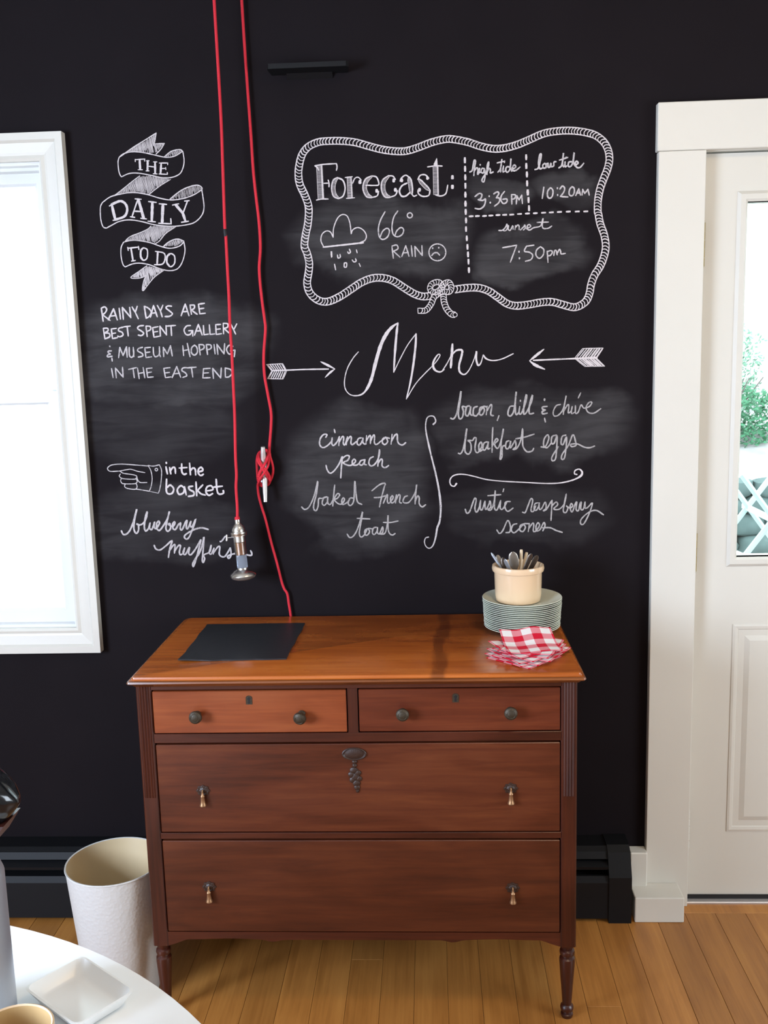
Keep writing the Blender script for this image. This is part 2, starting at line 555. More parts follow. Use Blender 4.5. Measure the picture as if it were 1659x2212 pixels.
# floor of separate boards, each a part
fl = B()
box(fl, RX0, RX1, RY0, 0.0, -0.05, -0.0035)
floor = structure(link('floor', fl, M['subfloor']), 'honey coloured hardwood strip floor')
rnd = random.Random(4)
BW = 0.0835
k0 = int((RX0 - 0.602) / BW) + 1
cache = {}
def board_mesh(w, L):
    key = (round(w, 3), round(L, 2))
    if key not in cache:
        b = B()
        box(b, -w / 2, w / 2, 0, L, -0.0032, 0, 0.0006)
        me = bpy.data.meshes.new('floor_board')
        b.to_mesh(me)
        b.free()
        me.materials.append(M['floor'])
        cache[key] = me
    return cache[key]
nb = 0
k = k0
while 0.602 + k * BW + BW <= RX1:
    x = 0.602 + k * BW + BW / 2
    y = -0.004
    ymax = -0.056 if DX0 - 0.1 < x < DX1 + 0.12 else -0.004
    y = ymax
    first = True
    while y > RY0 + 0.05:
        L = rnd.choice((0.9, 1.2, 1.5, 1.8, 2.1))
        if first:
            L *= rnd.choice((0.3, 0.6, 1.0))
            first = False
        L = min(L, y - RY0)
        if y - L - RY0 < 0.3:
            L = y - RY0
        L = round(L, 2)
        o = bpy.data.objects.new('floor_board', board_mesh(BW - 0.0008, L - 0.0008))
        COL.objects.link(o)
        o.parent = floor
        o.location = (x, y - L, 0)
        nb += 1
        y -= L
    k += 1
b = B()
box(b, DX0 - 0.1, DX1 + 0.12, -0.0555, -0.012, -0.0032, 0.0, 0.001)
link('border_board', b, M['floor'], floor)

# window in the chalkboard wall
win = structure(empty('window_1', ((WX0 + WX1) / 2, 0, WZ0)), 'white cased sash window at the left, blown out with daylight')
def wpart(name, bm, m, p=win, **k):
    o = link(name, bm, m, None, **k)
    o.parent = p
    o.matrix_parent_inverse = Matrix.Translation(-Vector(p.location))
    return o
def window_unit(parent, x0, x1, z0, z1):
    b = B()
    frame_sweep(b, x0, x1, z0, z1, [(0.0, 0.0), (0.0, -0.012), (0.006, -0.016), (0.014, -0.013), (0.020, -0.015), (0.044, -0.018), (0.050, -0.026), (0.068, -0.026), (0.068, 0.0)])
    wpart('casing', b, M['trim'], parent)
    b = B()
    frame_sweep(b, x0, x1, z0, z1, [(0.0, 0.001), (-0.008, 0.001), (-0.008, 0.03), (-0.016, 0.03), (-0.016, 0.15), (0.0, 0.15)])
    wpart('jamb', b, M['vinyl'], parent)
    zm = (z0 + z1) / 2 + 0.012
    for za, zb, ya in ((z0 + 0.012, zm + 0.02, 0.035), (zm - 0.02, z1 - 0.012, 0.072)):
        b = B()
        w = 0.036
        frame_sweep(b, x0 + 0.012 + w, x1 - 0.012 - w, za + w, zb - w, [(0, ya), (0.006, ya - 0.006), (w, ya - 0.006), (w, ya + 0.03), (0, ya + 0.03)])
        s = wpart('sash', b, M['vinyl'], parent)
        b = B()
        box(b, x0 + 0.04, x1 - 0.04, ya + 0.010, ya + 0.014, za + w - 0.004, zb - w + 0.004)
        g = link('pane', b, M['glass'], s)
    b = B()
    box(b, (x0 + x1) / 2 - 0.03, (x0 + x1) / 2 + 0.03, 0.012, 0.030, zm + 0.018, zm + 0.034, 0.004, 2)
    wpart('sash_lock', b, M['brass'], parent)
window_unit(win, WX0, WX1, WZ0, WZ1)

# side window in the left wall (outside the picture, it is where the daylight comes from)
w2 = structure(empty('window_2', (RX0, (SY0 + SY1) / 2, SZ0)))
b = B()
yc = (SY0 + SY1) / 2
for ya, yb, za, zb in ((SY0 - 0.07, SY0, SZ0 - 0.07, SZ1 + 0.07), (SY1, SY1 + 0.07, SZ0 - 0.07, SZ1 + 0.07), (SY0, SY1, SZ0 - 0.07, SZ0), (SY0, SY1, SZ1, SZ1 + 0.07)):
    box(b, 0.0, 0.022, ya - yc, yb - yc, za - SZ0, zb - SZ0, 0.002)
link('casing', b, M['trim'], w2)
b = B()
box(b, -0.10, -0.06, -0.02, 0.02, 0, SZ1 - SZ0)
link('mullion', b, M['vinyl'], w2)

w3_ = structure(empty('added_window_3', (RX1, -1.75, 0.65)))  # unseen window, added in the right wall to go with the fill light
b = B()
for ya, yb, za, zb in ((-0.72, -0.65, -0.07, 1.37), (0.65, 0.72, -0.07, 1.37), (-0.65, 0.65, -0.07, 0), (-0.65, 0.65, 1.3, 1.37)):
    box(b, -0.022, 0.0, ya, yb, za, zb, 0.002)
link('casing', b, M['trim'], w3_)

# door with its casing
door = structure(empty('door_1', (DX0, 0, 0)), 'white half glazed door at the right')
def dpart(name, bm, m, p=None, **k):
    o = link(name, bm, m, None, **k)
    if p is None:
        o.parent = door
        o.matrix_parent_inverse = Matrix.Translation(-Vector(door.location))
    else:
        o.parent = p
    return o
trim = structure(empty('trim_1', (dcx0, 0, 0)), 'wide flat white casing around the door')
def tpart(name, bm, m, **k):
    o = link(name, bm, m, None, **k)
    o.parent = trim
    o.matrix_parent_inverse = Matrix.Translation(-Vector(trim.location))
    return o
cw = DX0 - dcx0
b = B(); box(b, dcx0, DX0, -0.024, 0, 0.0, DZ1, 0.0015); tpart('side_casing', b, M['trim'])
b = B(); box(b, DX1, DX1 + cw, -0.024, 0, 0.0, DZ1, 0.0015); tpart('side_casing', b, M['trim'])
b = B(); box(b, dcx0 - 0.004, DX1 + cw + 0.004, -0.025, 0, DZ1 + 0.0008, HZ, 0.0018); tpart('header_casing', b, M['trim'])
b = B()
box(b, DX0 - 0.018, DX0 + 0.0, 0.0, 0.14, 0, DZ1)
box(b, DX1, DX1 + 0.018, 0.0, 0.14, 0, DZ1)
box(b, DX0 - 0.018, DX1 + 0.018, 0.0, 0.14, DZ1, DZ1 + 0.018)
box(b, DX0, DX0 + 0.012, 0.058, 0.1, 0, DZ1)
box(b, DX1 - 0.012, DX1, 0.058, 0.1, 0, DZ1)
tpart('jamb', b, M['trim'])
b = B()
box(b, DX0, DX1, -0.012, 0.13, -0.018, 0.006, 0.002)
tpart('threshold', b, M['alu'])
YD = 0.010
gx0 = 0.5 * (U(1617, 440, YD).x + U(1588, 1200, YD).x)
gx1 = DX0 + DX1 - gx0
gz0 = U(1600, 1203, YD).z
gz1 = U(1630, 435, YD).z
g = 0.003
dz0 = 0.012
px0 = U(1583, 1348, YD).x
pz1 = U(1590, 1348, YD).z
pz0 = U(1600, 1795, YD).z
mid = (DX0 + DX1) / 2
b = B()
def slab(x0, x1, z0, z1):
    box(b, x0, x1, YD, YD + 0.044, z0, z1)
slab(DX0 + g, gx0 - 0.001, dz0, DZ1 - g - 0.001)
slab(gx1 + 0.001, DX1 - g, dz0, DZ1 - g - 0.001)
slab(gx0 - 0.001, gx1 + 0.001, gz1, DZ1 - g - 0.001)
slab(gx0 - 0.001, gx1 + 0.001, dz0, gz0)
dpart('door_slab', b, M['door'])
b = B()
frame_sweep(b, gx0, gx1, gz0, gz1, [(0.0, YD + 0.02), (0.0, YD - 0.002), (0.006, YD - 0.008), (0.018, YD - 0.008), (0.026, YD - 0.001), (0.026, YD + 0.004), (0.01, YD + 0.02)])
dpart('glazing_frame', b, M['door'])
b = B(); box(b, gx0 - 0.004, gx1 + 0.004, YD + 0.016, YD + 0.022, gz0 - 0.004, gz1 + 0.004); dpart('pane', b, M['glass'])
for xa, xb in ((px0, mid - 0.035), (mid + 0.035, DX0 + DX1 - px0)):
    b = B()
    frame_sweep(b, xa, xb, pz0, pz1, [(0.0, YD + 0.002), (0.0, YD - 0.002), (-0.006, YD - 0.0035), (-0.014, YD - 0.002), (-0.018, YD + 0.002)])
    pm = dpart('panel_moulding', b, M['door'])
    b = B()
    i = 0.030
    v = [b.verts.new((x, YD + 0.001, z)) for x, z in ((xa + i, pz0 + i), (xb - i, pz0 + i), (xb - i, pz1 - i), (xa + i, pz1 - i))]
    j = i + 0.016
    w = [b.verts.new((x, YD - 0.005, z)) for x, z in ((xa + j, pz0 + j), (xb - j, pz0 + j), (xb - j, pz1 - j), (xa + j, pz1 - j))]
    for q in range(4):
        b.faces.new((v[q], v[(q + 1) % 4], w[(q + 1) % 4], w[q]))
    b.faces.new(w)
    dpart('raised_panel', b, M['door'])
def hinge(y0, y1, px, m, lab=None):
    za, zb = sorted((U(px, y0, 0).z, U(px, y1, 0).z))
    b = B()
    n = 5
    for q in range(n):
        a = za + (zb - za) * q / n
        c = za + (zb - za) * (q + 1) / n - 0.0015
        lathe(b, [(0, a), (0.0055, a), (0.0055, c), (0, c)], 12, (DX0 + 0.0015, -0.0045, 0))
    for z, s in ((zb, 1), (za, -1)):
        lathe(b, [(0, z), (0.004, z + s * 0.001), (0.004, z + s * 0.004), (0, z + s * 0.006)], 10, (DX0 + 0.0015, -0.0045, 0))
    o = dpart('hinge', b, m, smooth=True)
    if lab:
        o['label'] = lab
hinge(480, 576, 1522, M['hinge'], 'brass hinge')
hinge(1150, 1233, 1502, M['hinge'], 'brass hinge')
hinge(1750, 1828, 1488, M['door'])
b = B()
lathe(b, [(0, 0), (0.03, 0), (0.03, 0.006), (0.012, 0.01), (0.010, 0.035), (0.026, 0.045), (0.028, 0.058), (0.02, 0.066), (0, 0.068)], 24, (DX1 - 0.06, YD, 0.98), 'Y')
dpart('door_knob', b, M['brass'], smooth=True)
b = B()
box(b, DX0 + g, DX1 - g, YD - 0.004, YD + 0.01, 0.0065, 0.018)
dpart('door_sweep', b, M['black'])

# white plinth block and stub of baseboard beside the door casing
bx0, bx1 = U(1372, 1940, -0.104).x, U(1479, 1940, -0.104).x
b = B()
box(b, bx0, bx1, -0.104, -0.0245, 0.0, 0.0735, 0.003, 2)
o = structure(link('trim_2', b, M['trim']), 'white plinth block at the foot of the door casing')
b = B()
box(b, U(1361, 1850, -0.04).x, dcx0, -0.042, 0.0, 0.0, U(1375, 1843, -0.042).z, 0.003)
structure(link('baseboard_back', b, M['trim']), 'short stub of white baseboard left of the door casing')

# black baseboard heater along the wall
HX1 = U(1364, 1900, -0.10).x
HXc = U(1315, 1900, -0.10).x
HX0 = -1.95
heater = tag(empty('baseboard_heater', ((HX0 + HX1) / 2, -0.05, 0)), 'long low black baseboard heater along the foot of the chalkboard wall', 'heater')
def hpart(name, bm, m, **k):
    o = link(name, bm, m, None, **k)
    o.parent = heater
    o.matrix_parent_inverse = Matrix.Translation(-Vector(heater.location))
    return o
b = B(); prism(b, [(-0.001, 0.012), (-0.001, 0.205), (-0.060, 0.205), (-0.076, 0.196), (-0.084, 0.178), (-0.081, 0.178), (-0.072, 0.193), (-0.058, 0.200), (-0.006, 0.200), (-0.006, 0.012)], 'X', HX0, HXc + 0.002)
hpart('back_cover', b, M['black_metal'])
b = B(); prism(b, [(-0.070, 0.160), (-0.096, 0.153), (-0.098, 0.162), (-0.074, 0.170)], 'X', HX0 + 0.005, HXc)
hpart('damper', b, M['black_metal'])
b = B(); prism(b, [(-0.104, 0.012), (-0.104, 0.118), (-0.097, 0.135), (-0.090, 0.135), (-0.099, 0.117), (-0.099, 0.012)], 'X', HX0, HXc + 0.002)
hpart('front_panel', b, M['black_metal'])
b = B(); box(b, HX0 + 0.05, HXc, -0.085, -0.02, 0.03, 0.12)
hpart('fin_element', b, M['black'])
for xa, xb in ((HXc, HX1), (HX0 - 0.05, HX0)):
    b = B(); prism(b, [(-0.001, 0.0), (-0.001, 0.209), (-0.062, 0.209), (-0.082, 0.196), (-0.1075, 0.135), (-0.1075, 0.0)], 'X', xa, xb)
    hpart('end_cap', b, M['black_metal'])

# ---------------------------------------------------------------- dresser
DF = -0.506            # front face
DB = -0.032            # back
SX0, SX1 = -0.6815, 0.3165
DT = 0.8632
dresser = tag(empty('dresser', ((SX0 + SX1) / 2, -0.27, 0)), 'antique reddish brown wooden dresser with four drawers and turned legs', 'dresser')
def dr(name, bm, m, parent=None, **k):
    o = link(name, bm, m, None, **k)
    if parent is None:
        o.parent = dresser
        o.matrix_parent_inverse = Matrix.Translation(-Vector(dresser.location))
    else:
        o.parent = parent
    return o
PW = 0.036             # post width
ZB = 0.19
# top: a slab with stepped moulded edge
b = B()
tx0, tx1, ty0, ty1 = -0.6935, 0.3320, -0.5345, DB + 0.004
def loop(o, z):
    r = 0.006
    x0, x1, y0, y1 = tx0 + o, tx1 - o, ty0 + o, ty1
    pts = []
    for cx, cy, a0 in ((x1 - r, y0 + r, -90), (x1 - r * 3, y1 - r * 3, 0), (x0 + r * 3, y1 - r * 3, 90), (x0 + r, y0 + r, 180)):
        rr = r if cy < -0.3 else r * 3
        for q in range(5):
            a = R(a0 + q * 22.5)
            pts.append((cx + rr * math.cos(a), cy + rr * math.sin(a), z))
    return [b.verts.new(p) for p in pts]
prof = [(0.013, DT), (0.0105, DT - 0.0012), (0.010, DT - 0.004), (0.0085, DT - 0.0065), (0.0045, DT - 0.0075)]
ls = [loop(o, z) for o, z in prof]
for p, q in zip(ls, ls[1:]):
    n = len(p)
    for i in range(n):
        b.faces.new((p[i], p[(i + 1) % n], q[(i + 1) % n], q[i]))
b.faces.new(ls[0])
b.faces.new(ls[-1][::-1])
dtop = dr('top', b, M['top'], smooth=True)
b = B()
prof = [(0.006, DT - 0.0074), (0.001, DT - 0.0095), (0.0, DT - 0.013), (0.002, DT - 0.016), (0.008, DT - 0.018), (0.012, DT - 0.023), (0.018, DT - 0.025)]
ls = [loop(o, z) for o, z in prof]
for p, q in zip(ls, ls[1:]):
    n = len(p)
    for i in range(n):
        b.faces.new((p[i], p[(i + 1) % n], q[(i + 1) % n], q[i]))
b.faces.new(ls[0])
b.faces.new(ls[-1][::-1])
dr('edge_moulding', b, M['moulding'], smooth=True)
CT = DT - 0.025
# posts, reeded on the upper front
def post(x0, x1, front):
    b = B()
    ya, yb = (DF, DF + 0.036) if front else (DB - 0.036, DB)
    if not front:
        box(b, x0, x1, ya, yb, ZB, CT, 0.002)
        return b
    n = 4
    w = (x1 - x0 - 0.010) / n
    poly = [(x0, yb), (x1, yb), (x1, ya + 0.003), (x1 - 0.003, ya)]
    for q in range(n):
        xr = x1 - 0.005 - q * w
        poly += [(xr, ya), (xr - w * 0.12, ya + 0.0009), (xr - w * 0.32, ya + 0.0002), (xr - w * 0.5, ya - 0.0004), (xr - w * 0.68, ya + 0.0002), (xr - w * 0.88, ya + 0.0009)]
    poly += [(x0 + 0.005, ya), (x0 + 0.003, ya), (x0, ya + 0.003)]
    prism(b, poly, 'Z', 0.565, CT)
    prism(b, [(x0, yb), (x1, yb), (x1, ya + 0.003), (x1 - 0.003, ya), (x0 + 0.003, ya), (x0, ya + 0.003)], 'Z', ZB, 0.565)
    return b
for x0 in (SX0, SX1 - PW):
    for front in (True, False):
        dr('post', post(x0, x0 + PW, front), M['case_v'])
LEGP = [(0, 0.0), (0.0125, 0.0), (0.0145, 0.004), (0.0145, 0.009), (0.0100, 0.012), (0.0095, 0.015), (0.0150, 0.019), (0.0160, 0.024), (0.0150, 0.029),
        (0.0105, 0.033), (0.0112, 0.040), (0.0135, 0.075), (0.0165, 0.115), (0.0185, 0.146), (0.0178, 0.153), (0.0125, 0.157), (0.0120, 0.160), (0.0170, 0.163), (0.0180, 0.168), (0.0168, 0.173),
        (0.0125, 0.176), (0.0130, 0.181), (0.0165, 0.186), (0.0165, 0.192), (0, 0.192)]
for x in (SX0 + PW / 2, SX1 - PW / 2):
    for y in (DF + 0.018, DB - 0.018):
        b = B()
        lathe(b, LEGP, 28, (x, y, 0))
        dr('leg', b, M['case_v'], smooth=True)
IX0, IX1 = SX0 + PW, SX1 - PW
for x0, x1 in ((SX0 + 0.004, SX0 + 0.016), (SX1 - 0.016, SX1 - 0.004)):
    b = B(); box(b, x0, x1, DF + 0.034, DB - 0.034, 0.215, CT)
    dr('side_panel', b, M['case'])
b = B(); box(b, IX0 - 0.002, IX1 + 0.002, DB - 0.014, DB - 0.004, 0.215, CT); dr('back_panel', b, M['inside'])
b = B(); box(b, IX0 - 0.01, IX1 + 0.01, DF + 0.019, DF + 0.024, 0.215, CT); dr('drawer_well', b, M['inside'])
Z1a, Z1b = 0.7215, 0.8245
Z2a, Z2b = 0.4785, 0.6955
Z3a, Z3b = 0.2265, 0.4595
XM0, XM1 = -0.1995, -0.1745
def rail(z0, z1, x0=IX0 - 0.001, x1=IX1 + 0.001):
    b = B(); box(b, x0, x1, DF + 0.0005, DF + 0.018, z0, z1, 0.0008)
    dr('rail', b, M['case'])
rail(Z1b + 0.0012, CT)
rail(Z2b + 0.003, Z1a - 0.0012)
rail(Z3b + 0.003, Z2a - 0.0012)
b = B(); box(b, XM0 + 0.001, XM1 - 0.001, DF + 0.0005, DF + 0.018, Z1a - 0.002, Z1b + 0.002, 0.0008); dr('divider', b, M['case_v'])
# scalloped apron
pts = []
zt = Z3a - 0.0015
def zap(t):
    e = min(t, 1 - t)
    z = 0.205
    z -= 0.016 * max(0, 1 - e / 0.045) ** 0.8
    z -= 0.006 * math.exp(-((e - 0.27) / 0.018) ** 2)
    z += 0.003 * math.exp(-((e - 0.16) / 0.07) ** 2)
    return z
poly = [(IX0 - 0.001, zt)] + [(IX0 - 0.001 + (IX1 - IX0 + 0.002) * i / 80, zap(i / 80)) for i in range(81)] + [(IX1 + 0.001, zt)]
b = B(); prism(b, poly, 'Y', DF + 0.003, DF + 0.018)
dr('apron', b, M['case'])
b = B(); box(b, IX0, IX1, DF + 0.02, DB - 0.012, 0.215, 0.223); dr('bottom_panel', b, M['case'])

def drawer(x0, x1, z0, z1, m, dy=0.0):
    d = empty('drawer', ((x0 + x1) / 2, DF - dy, (z0 + z1) / 2))
    d.parent = dresser
    d.matrix_parent_inverse = Matrix.Translation(-Vector(dresser.location))
    g = 0.0016
    hx, hz = (x1 - x0) / 2 - g, (z1 - z0) / 2 - g
    b = B(); box(b, -hx, hx, 0, 0.018, -hz, hz, 0.0014)
    link('drawer_front', b, m, d)
    b = B()
    t = 0.012
    hz2 = hz - 0.01
    for a in ((-hx + 0.01, -hx + 0.01 + t, 0.026, 0.42), (hx - 0.01 - t, hx - 0.01, 0.026, 0.42), (-hx + 0.01, hx - 0.01, 0.42, 0.43)):
        box(b, a[0], a[1], a[2], a[3], -hz2, hz2 - 0.01)
    box(b, -hx + 0.01, hx - 0.01, 0.026, 0.43, -hz2 - 0.006, -hz2)
    link('drawer_box', b, M['inside'], d)
    return d
def knob(d, x, z, tilt=0):
    b = B()
    lathe(b, [(0, 0.0), (0.0085, 0.0), (0.0075, 0.004), (0.0060, 0.009), (0.0085, 0.012), (0.0135, 0.015), (0.0150, 0.019), (0.0140, 0.024), (0.0095, 0.0275), (0.0088, 0.0268), (0.0045, 0.0285), (0, 0.029)], 26, axis='Y')
    o = link('knob', b, M['bronze'], d, smooth=True)
    o.location = (x - d.location.x, -0.0005, z - d.location.z)
    o.rotation_euler = (R(tilt), 0, R(-tilt * 0.6))
def keyhole(d, x, z):
    b = B()
    for q in range(1):
        pl = [(-0.0072, -0.0095), (0.0072, -0.0095), (0.0072, 0.006)] + [(0.0072 * math.cos(R(a)), 0.006 + 0.0052 * math.sin(R(a))) for a in range(20, 180, 20)] + [(-0.0072, 0.006)]
        prism(b, pl, 'Y', -0.0010, 0.001)
    o = link('escutcheon', b, M['bronze'], d)
    o.location = (x - d.location.x, 0, z - d.location.z)
    b = B()
    pl = [(-0.0026, -0.0075), (0.0026, -0.0075), (0.0018, 0.0008)] + [(0.0034 * math.cos(R(a)), 0.0038 + 0.0034 * math.sin(R(a))) for a in range(-50, 231, 28)] + [(-0.0018, 0.0008)]
    prism(b, pl, 'Y', -0.0014, 0.001)
    o = link('keyhole', b, M['black'], d)
    o.location = (x - d.location.x, 0, z - d.location.z)
def drop_pull(d, x, z):
    b = B()
    # pierced leafy rosette plate: lobed disc with raised boss
    n = 48
    ring = []
    for rr, yy in ((1.0, 0.0), (1.0, -0.0018), (0.78, -0.0026), (0.62, -0.0018), (0.45, -0.0034), (0.22, -0.0046)):
        row = []
        for i in range(n):
            a = 2 * PI * i / n
            lob = 1 + 0.10 * math.cos(8 * a) * rr
            row.append(b.verts.new((0.0150 * rr * lob * math.cos(a), yy, 0.0125 * rr * lob * math.sin(a))))
        ring.append(row)
    for p, q in zip(ring, ring[1:]):
        for i in range(n):
            b.faces.new((p[i], p[(i + 1) % n], q[(i + 1) % n], q[i]))
    b.faces.new(ring[-1])
    b.faces.new(ring[0][::-1])
    plate = link('pull_plate', b, M['carved'], d, smooth=True)
    plate.location = (x - d.location.x, 0, z - d.location.z)
    b = B()
    lathe(b, [(0, -0.036), (0.0052, -0.0355), (0.0078, -0.033), (0.0076, -0.0305), (0.0062, -0.028), (0.0052, -0.022), (0.0042, -0.012), (0.0052, -0.010), (0.0042, -0.008), (0.0026, -0.006), (0.0024, 0.0), (0, 0.001)], 18, (0, -0.009, 0))
    tube(b, [(0, -0.001, 0.002), (0, -0.008, 0.003), (0, -0.0105, 0.0005), (0, -0.009, -0.002)], 0.0016, 8)
    o = link('drop_handle', b, M['brass'], d, smooth=True)
    o['label'] = 'worn brass teardrop handle'
    o.location = (x - d.location.x, 0, z - d.location.z)
d1 = drawer(IX0 + 0.0005, XM0, Z1a, Z1b, M['drawer_a'], 0.0015)
d1['label'] = 'small drawer with a paler, faded orange front'
d2 = drawer(XM1, IX1 - 0.0005, Z1a, Z1b, M['drawer_b'])
d3 = drawer(IX0 + 0.0005, IX1 - 0.0005, Z2a, Z2b, M['drawer_c'])
d4 = drawer(IX0 + 0.0005, IX1 - 0.0005, Z3a, Z3b, M['drawer_d'])
knob(d1, -0.5418, 0.7685); knob(d1, -0.3025, 0.7685, 14)
knob(d2, -0.0741, 0.770); knob(d2, 0.1669, 0.771)
keyhole(d1, -0.422, 0.8005); keyhole(d2, 0.0451, 0.8005)
drop_pull(d3, -0.5395, 0.5830); drop_pull(d3, 0.1672, 0.5850)
drop_pull(d4, -0.5385, 0.3430); drop_pull(d4, 0.1702, 0.3405)
# oval key plate and carved drop on the wide drawer
b = B()
n = 40
rows = []
for rr, yy in ((1.0, 0.0), (1.0, -0.003), (0.93, -0.0042), (0.84, -0.0022), (0.80, -0.001), (0.5, -0.003), (0.25, -0.0036)):
    rows.append([b.verts.new((0.028 * rr * math.cos(2 * PI * i / n), yy, 0.0150 * rr * math.sin(2 * PI * i / n))) for i in range(n)])
for p, q in zip(rows, rows[1:]):
    for i in range(n):
        b.faces.new((p[i], p[(i + 1) % n], q[(i + 1) % n], q[i]))
b.faces.new(rows[-1]); b.faces.new(rows[0][::-1])
o = link('oval_escutcheon', b, M['carved'], d3, smooth=True)
o.location = (-0.1870 - d3.location.x, 0, 0.6705 - d3.location.z)
b = B()
def blob(x, z, rx, rz, h=0.005):
    rows = []
    for rr, yy in ((1.0, 0.0), (0.92, -h * 0.6), (0.6, -h * 0.95), (0.2, -h)):
        rows.append([b.verts.new((x + rx * rr * math.cos(2 * PI * i / 14), yy, z + rz * rr * math.sin(2 * PI * i / 14))) for i in range(14)])
    for p, q in zip(rows, rows[1:]):
        for i in range(14):
            b.faces.new((p[i], p[(i + 1) % 14], q[(i + 1) % 14], q[i]))
    b.faces.new(rows[-1]); b.faces.new(rows[0][::-1])
for a in ((0, -0.019, 0.006, 0.005), (0, -0.028, 0.0055, 0.005), (-0.002, -0.040, 0.010, 0.008), (0.007, -0.046, 0.008, 0.007), (-0.008, -0.050, 0.008, 0.007), (0.001, -0.056, 0.010, 0.009), (0.009, -0.060, 0.007, 0.007), (-0.006, -0.063, 0.007, 0.007), (0.003, -0.071, 0.009, 0.008), (0.004, -0.081, 0.007, 0.007), (0.005, -0.089, 0.004, 0.005)):
    blob(*a)
o = link('carved_drop', b, M['carved'], d3, smooth=True)
o['label'] = 'dark carved leafy ornament below the oval key plate'
o.location = (-0.1870 - d3.location.x, 0.0005, 0.6705 - d3.location.z)

# ---------------------------------------------------------------- things on the dresser
# black slate sheet
mt = [(-0.606, -0.105), (-0.3415, -0.104), (-0.3495, -0.409), (-0.6025, -0.417)]
b = B()
N = 10
def quadpt(u, v):
    p0, p1, p2, p3 = mt
    x = (1 - v) * ((1 - u) * p0[0] + u * p1[0]) + v * ((1 - u) * p3[0] + u * p2[0])
    y = (1 - v) * ((1 - u) * p0[1] + u * p1[1]) + v * ((1 - u) * p3[1] + u * p2[1])
    lift = 0.004 * max(0, 1 - math.hypot(u, 1 - v) / 0.25)
    j = 0.0012 * math.sin(u * 23 + v * 17) if (u in (0, 1) or v in (0, 1)) else 0
    return x + j, y + j, lift
gt = [[b.verts.new((*quadpt(i / N, j / N)[:2], DT + 0.0034 + quadpt(i / N, j / N)[2])) for j in range(N + 1)] for i in range(N + 1)]
gb = [[b.verts.new((*quadpt(i / N, j / N)[:2], DT + 0.0004 + quadpt(i / N, j / N)[2])) for j in range(N + 1)] for i in range(N + 1)]
for i in range(N):
    for j in range(N):
        b.faces.new((gt[i][j], gt[i + 1][j], gt[i + 1][j + 1], gt[i][j + 1]))
        b.faces.new((gb[i][j], gb[i][j + 1], gb[i + 1][j + 1], gb[i + 1][j]))
for i in range(N):
    for a, c in ((0, 0), (N, N)):
        b.faces.new((gt[i][a], gt[i + 1][a], gb[i + 1][a], gb[i][a]))
        b.faces.new((gt[a][i], gt[a][i + 1], gb[a][i + 1], gb[a][i]))
tag(link('slate_board', b, M['slate']), 'thin black slate sheet lying flat on the left of the dresser top', 'board')

# stack of glass plates
PX, PY = 0.2245, -0.181
def plate_bm(s):
    b = B()
    t = 0.0026
    pr = [(0, 0.0), (0.062, 0.0), (0.070, 0.0012), (0.085, 0.0070), (0.098, 0.0125), (0.1005, 0.0138), (0.0995, 0.0150),
          (0.083, 0.0092), (0.068, 0.0036), (0.061, 0.0026), (0, 0.0026)]
    lathe(b, [(r * s, z) for r, z in pr], 56)
    return b
NPL = 16
pz = DT + 0.0006
pitch = 0.0048
words = ['bottom', 'second', 'third', 'fourth', 'fifth', 'sixth', 'seventh', 'eighth', 'ninth', 'tenth', 'eleventh', 'twelfth', 'thirteenth', 'fourteenth', 'fifteenth', 'top']
pm = plate_bm(1.0)
first = link('glass_plate', pm, M['plate'], smooth=True)
rr_ = random.Random(3)
for i in range(NPL):
    o = first if i == 0 else first.copy()
    if i:
        COL.objects.link(o)
    lean = -0.0035 * (1 - i / NPL)
    o.location = (PX + rr_.uniform(-0.0006, 0.0006), PY + rr_.uniform(-0.0006, 0.0006), pz + i * pitch)
    o.rotation_euler = (0, 0, rr_.uniform(0, 6))
    sc = 0.955 + 0.045 * (i / (NPL - 1))
    o.scale = (sc, sc, 1)
    if i == 0:
        lab = 'lowest greenish glass plate of the stack, touching the dresser top'
    elif i == NPL - 1:
        lab = 'topmost greenish glass plate of the stack, directly under the cream crock'
    elif i > 8:
        lab = 'greenish glass plate in the stack, %s below the topmost plate' % ['', 'first', 'second', 'third', 'fourth', 'fifth', 'sixth', 'seventh'][NPL - 1 - i]
    else:
        lab = 'greenish glass plate in the stack, %s above the lowest plate' % ['', 'first', 'second', 'third', 'fourth', 'fifth', 'sixth', 'seventh', 'eighth'][i]
    tag(o, lab, 'plate', 'glass plates stacked under the crock')
CZ = pz + (NPL - 1) * pitch + 0.0030
# crock
CX, CY = 0.2150, -0.178
b = B()
CH = 0.094
lathe(b, [(0, 0), (0.052, 0), (0.056, 0.003), (0.0585, 0.02), (0.0600, CH - 0.020), (0.0605, CH - 0.017), (0.0645, CH - 0.015), (0.0660, CH - 0.008), (0.0645, CH - 0.001),
          (0.0610, CH), (0.0575, CH - 0.002), (0.0565, CH - 0.012), (0.0545, 0.02), (0.050, 0.006), (0, 0.006)], 56, (0, 0, 0))
tag(link('cutlery_crock', b, M['cream'], smooth=True, loc=(CX, CY, CZ)), 'cream stoneware crock holding cutlery on the stack of glass plates', 'crock')
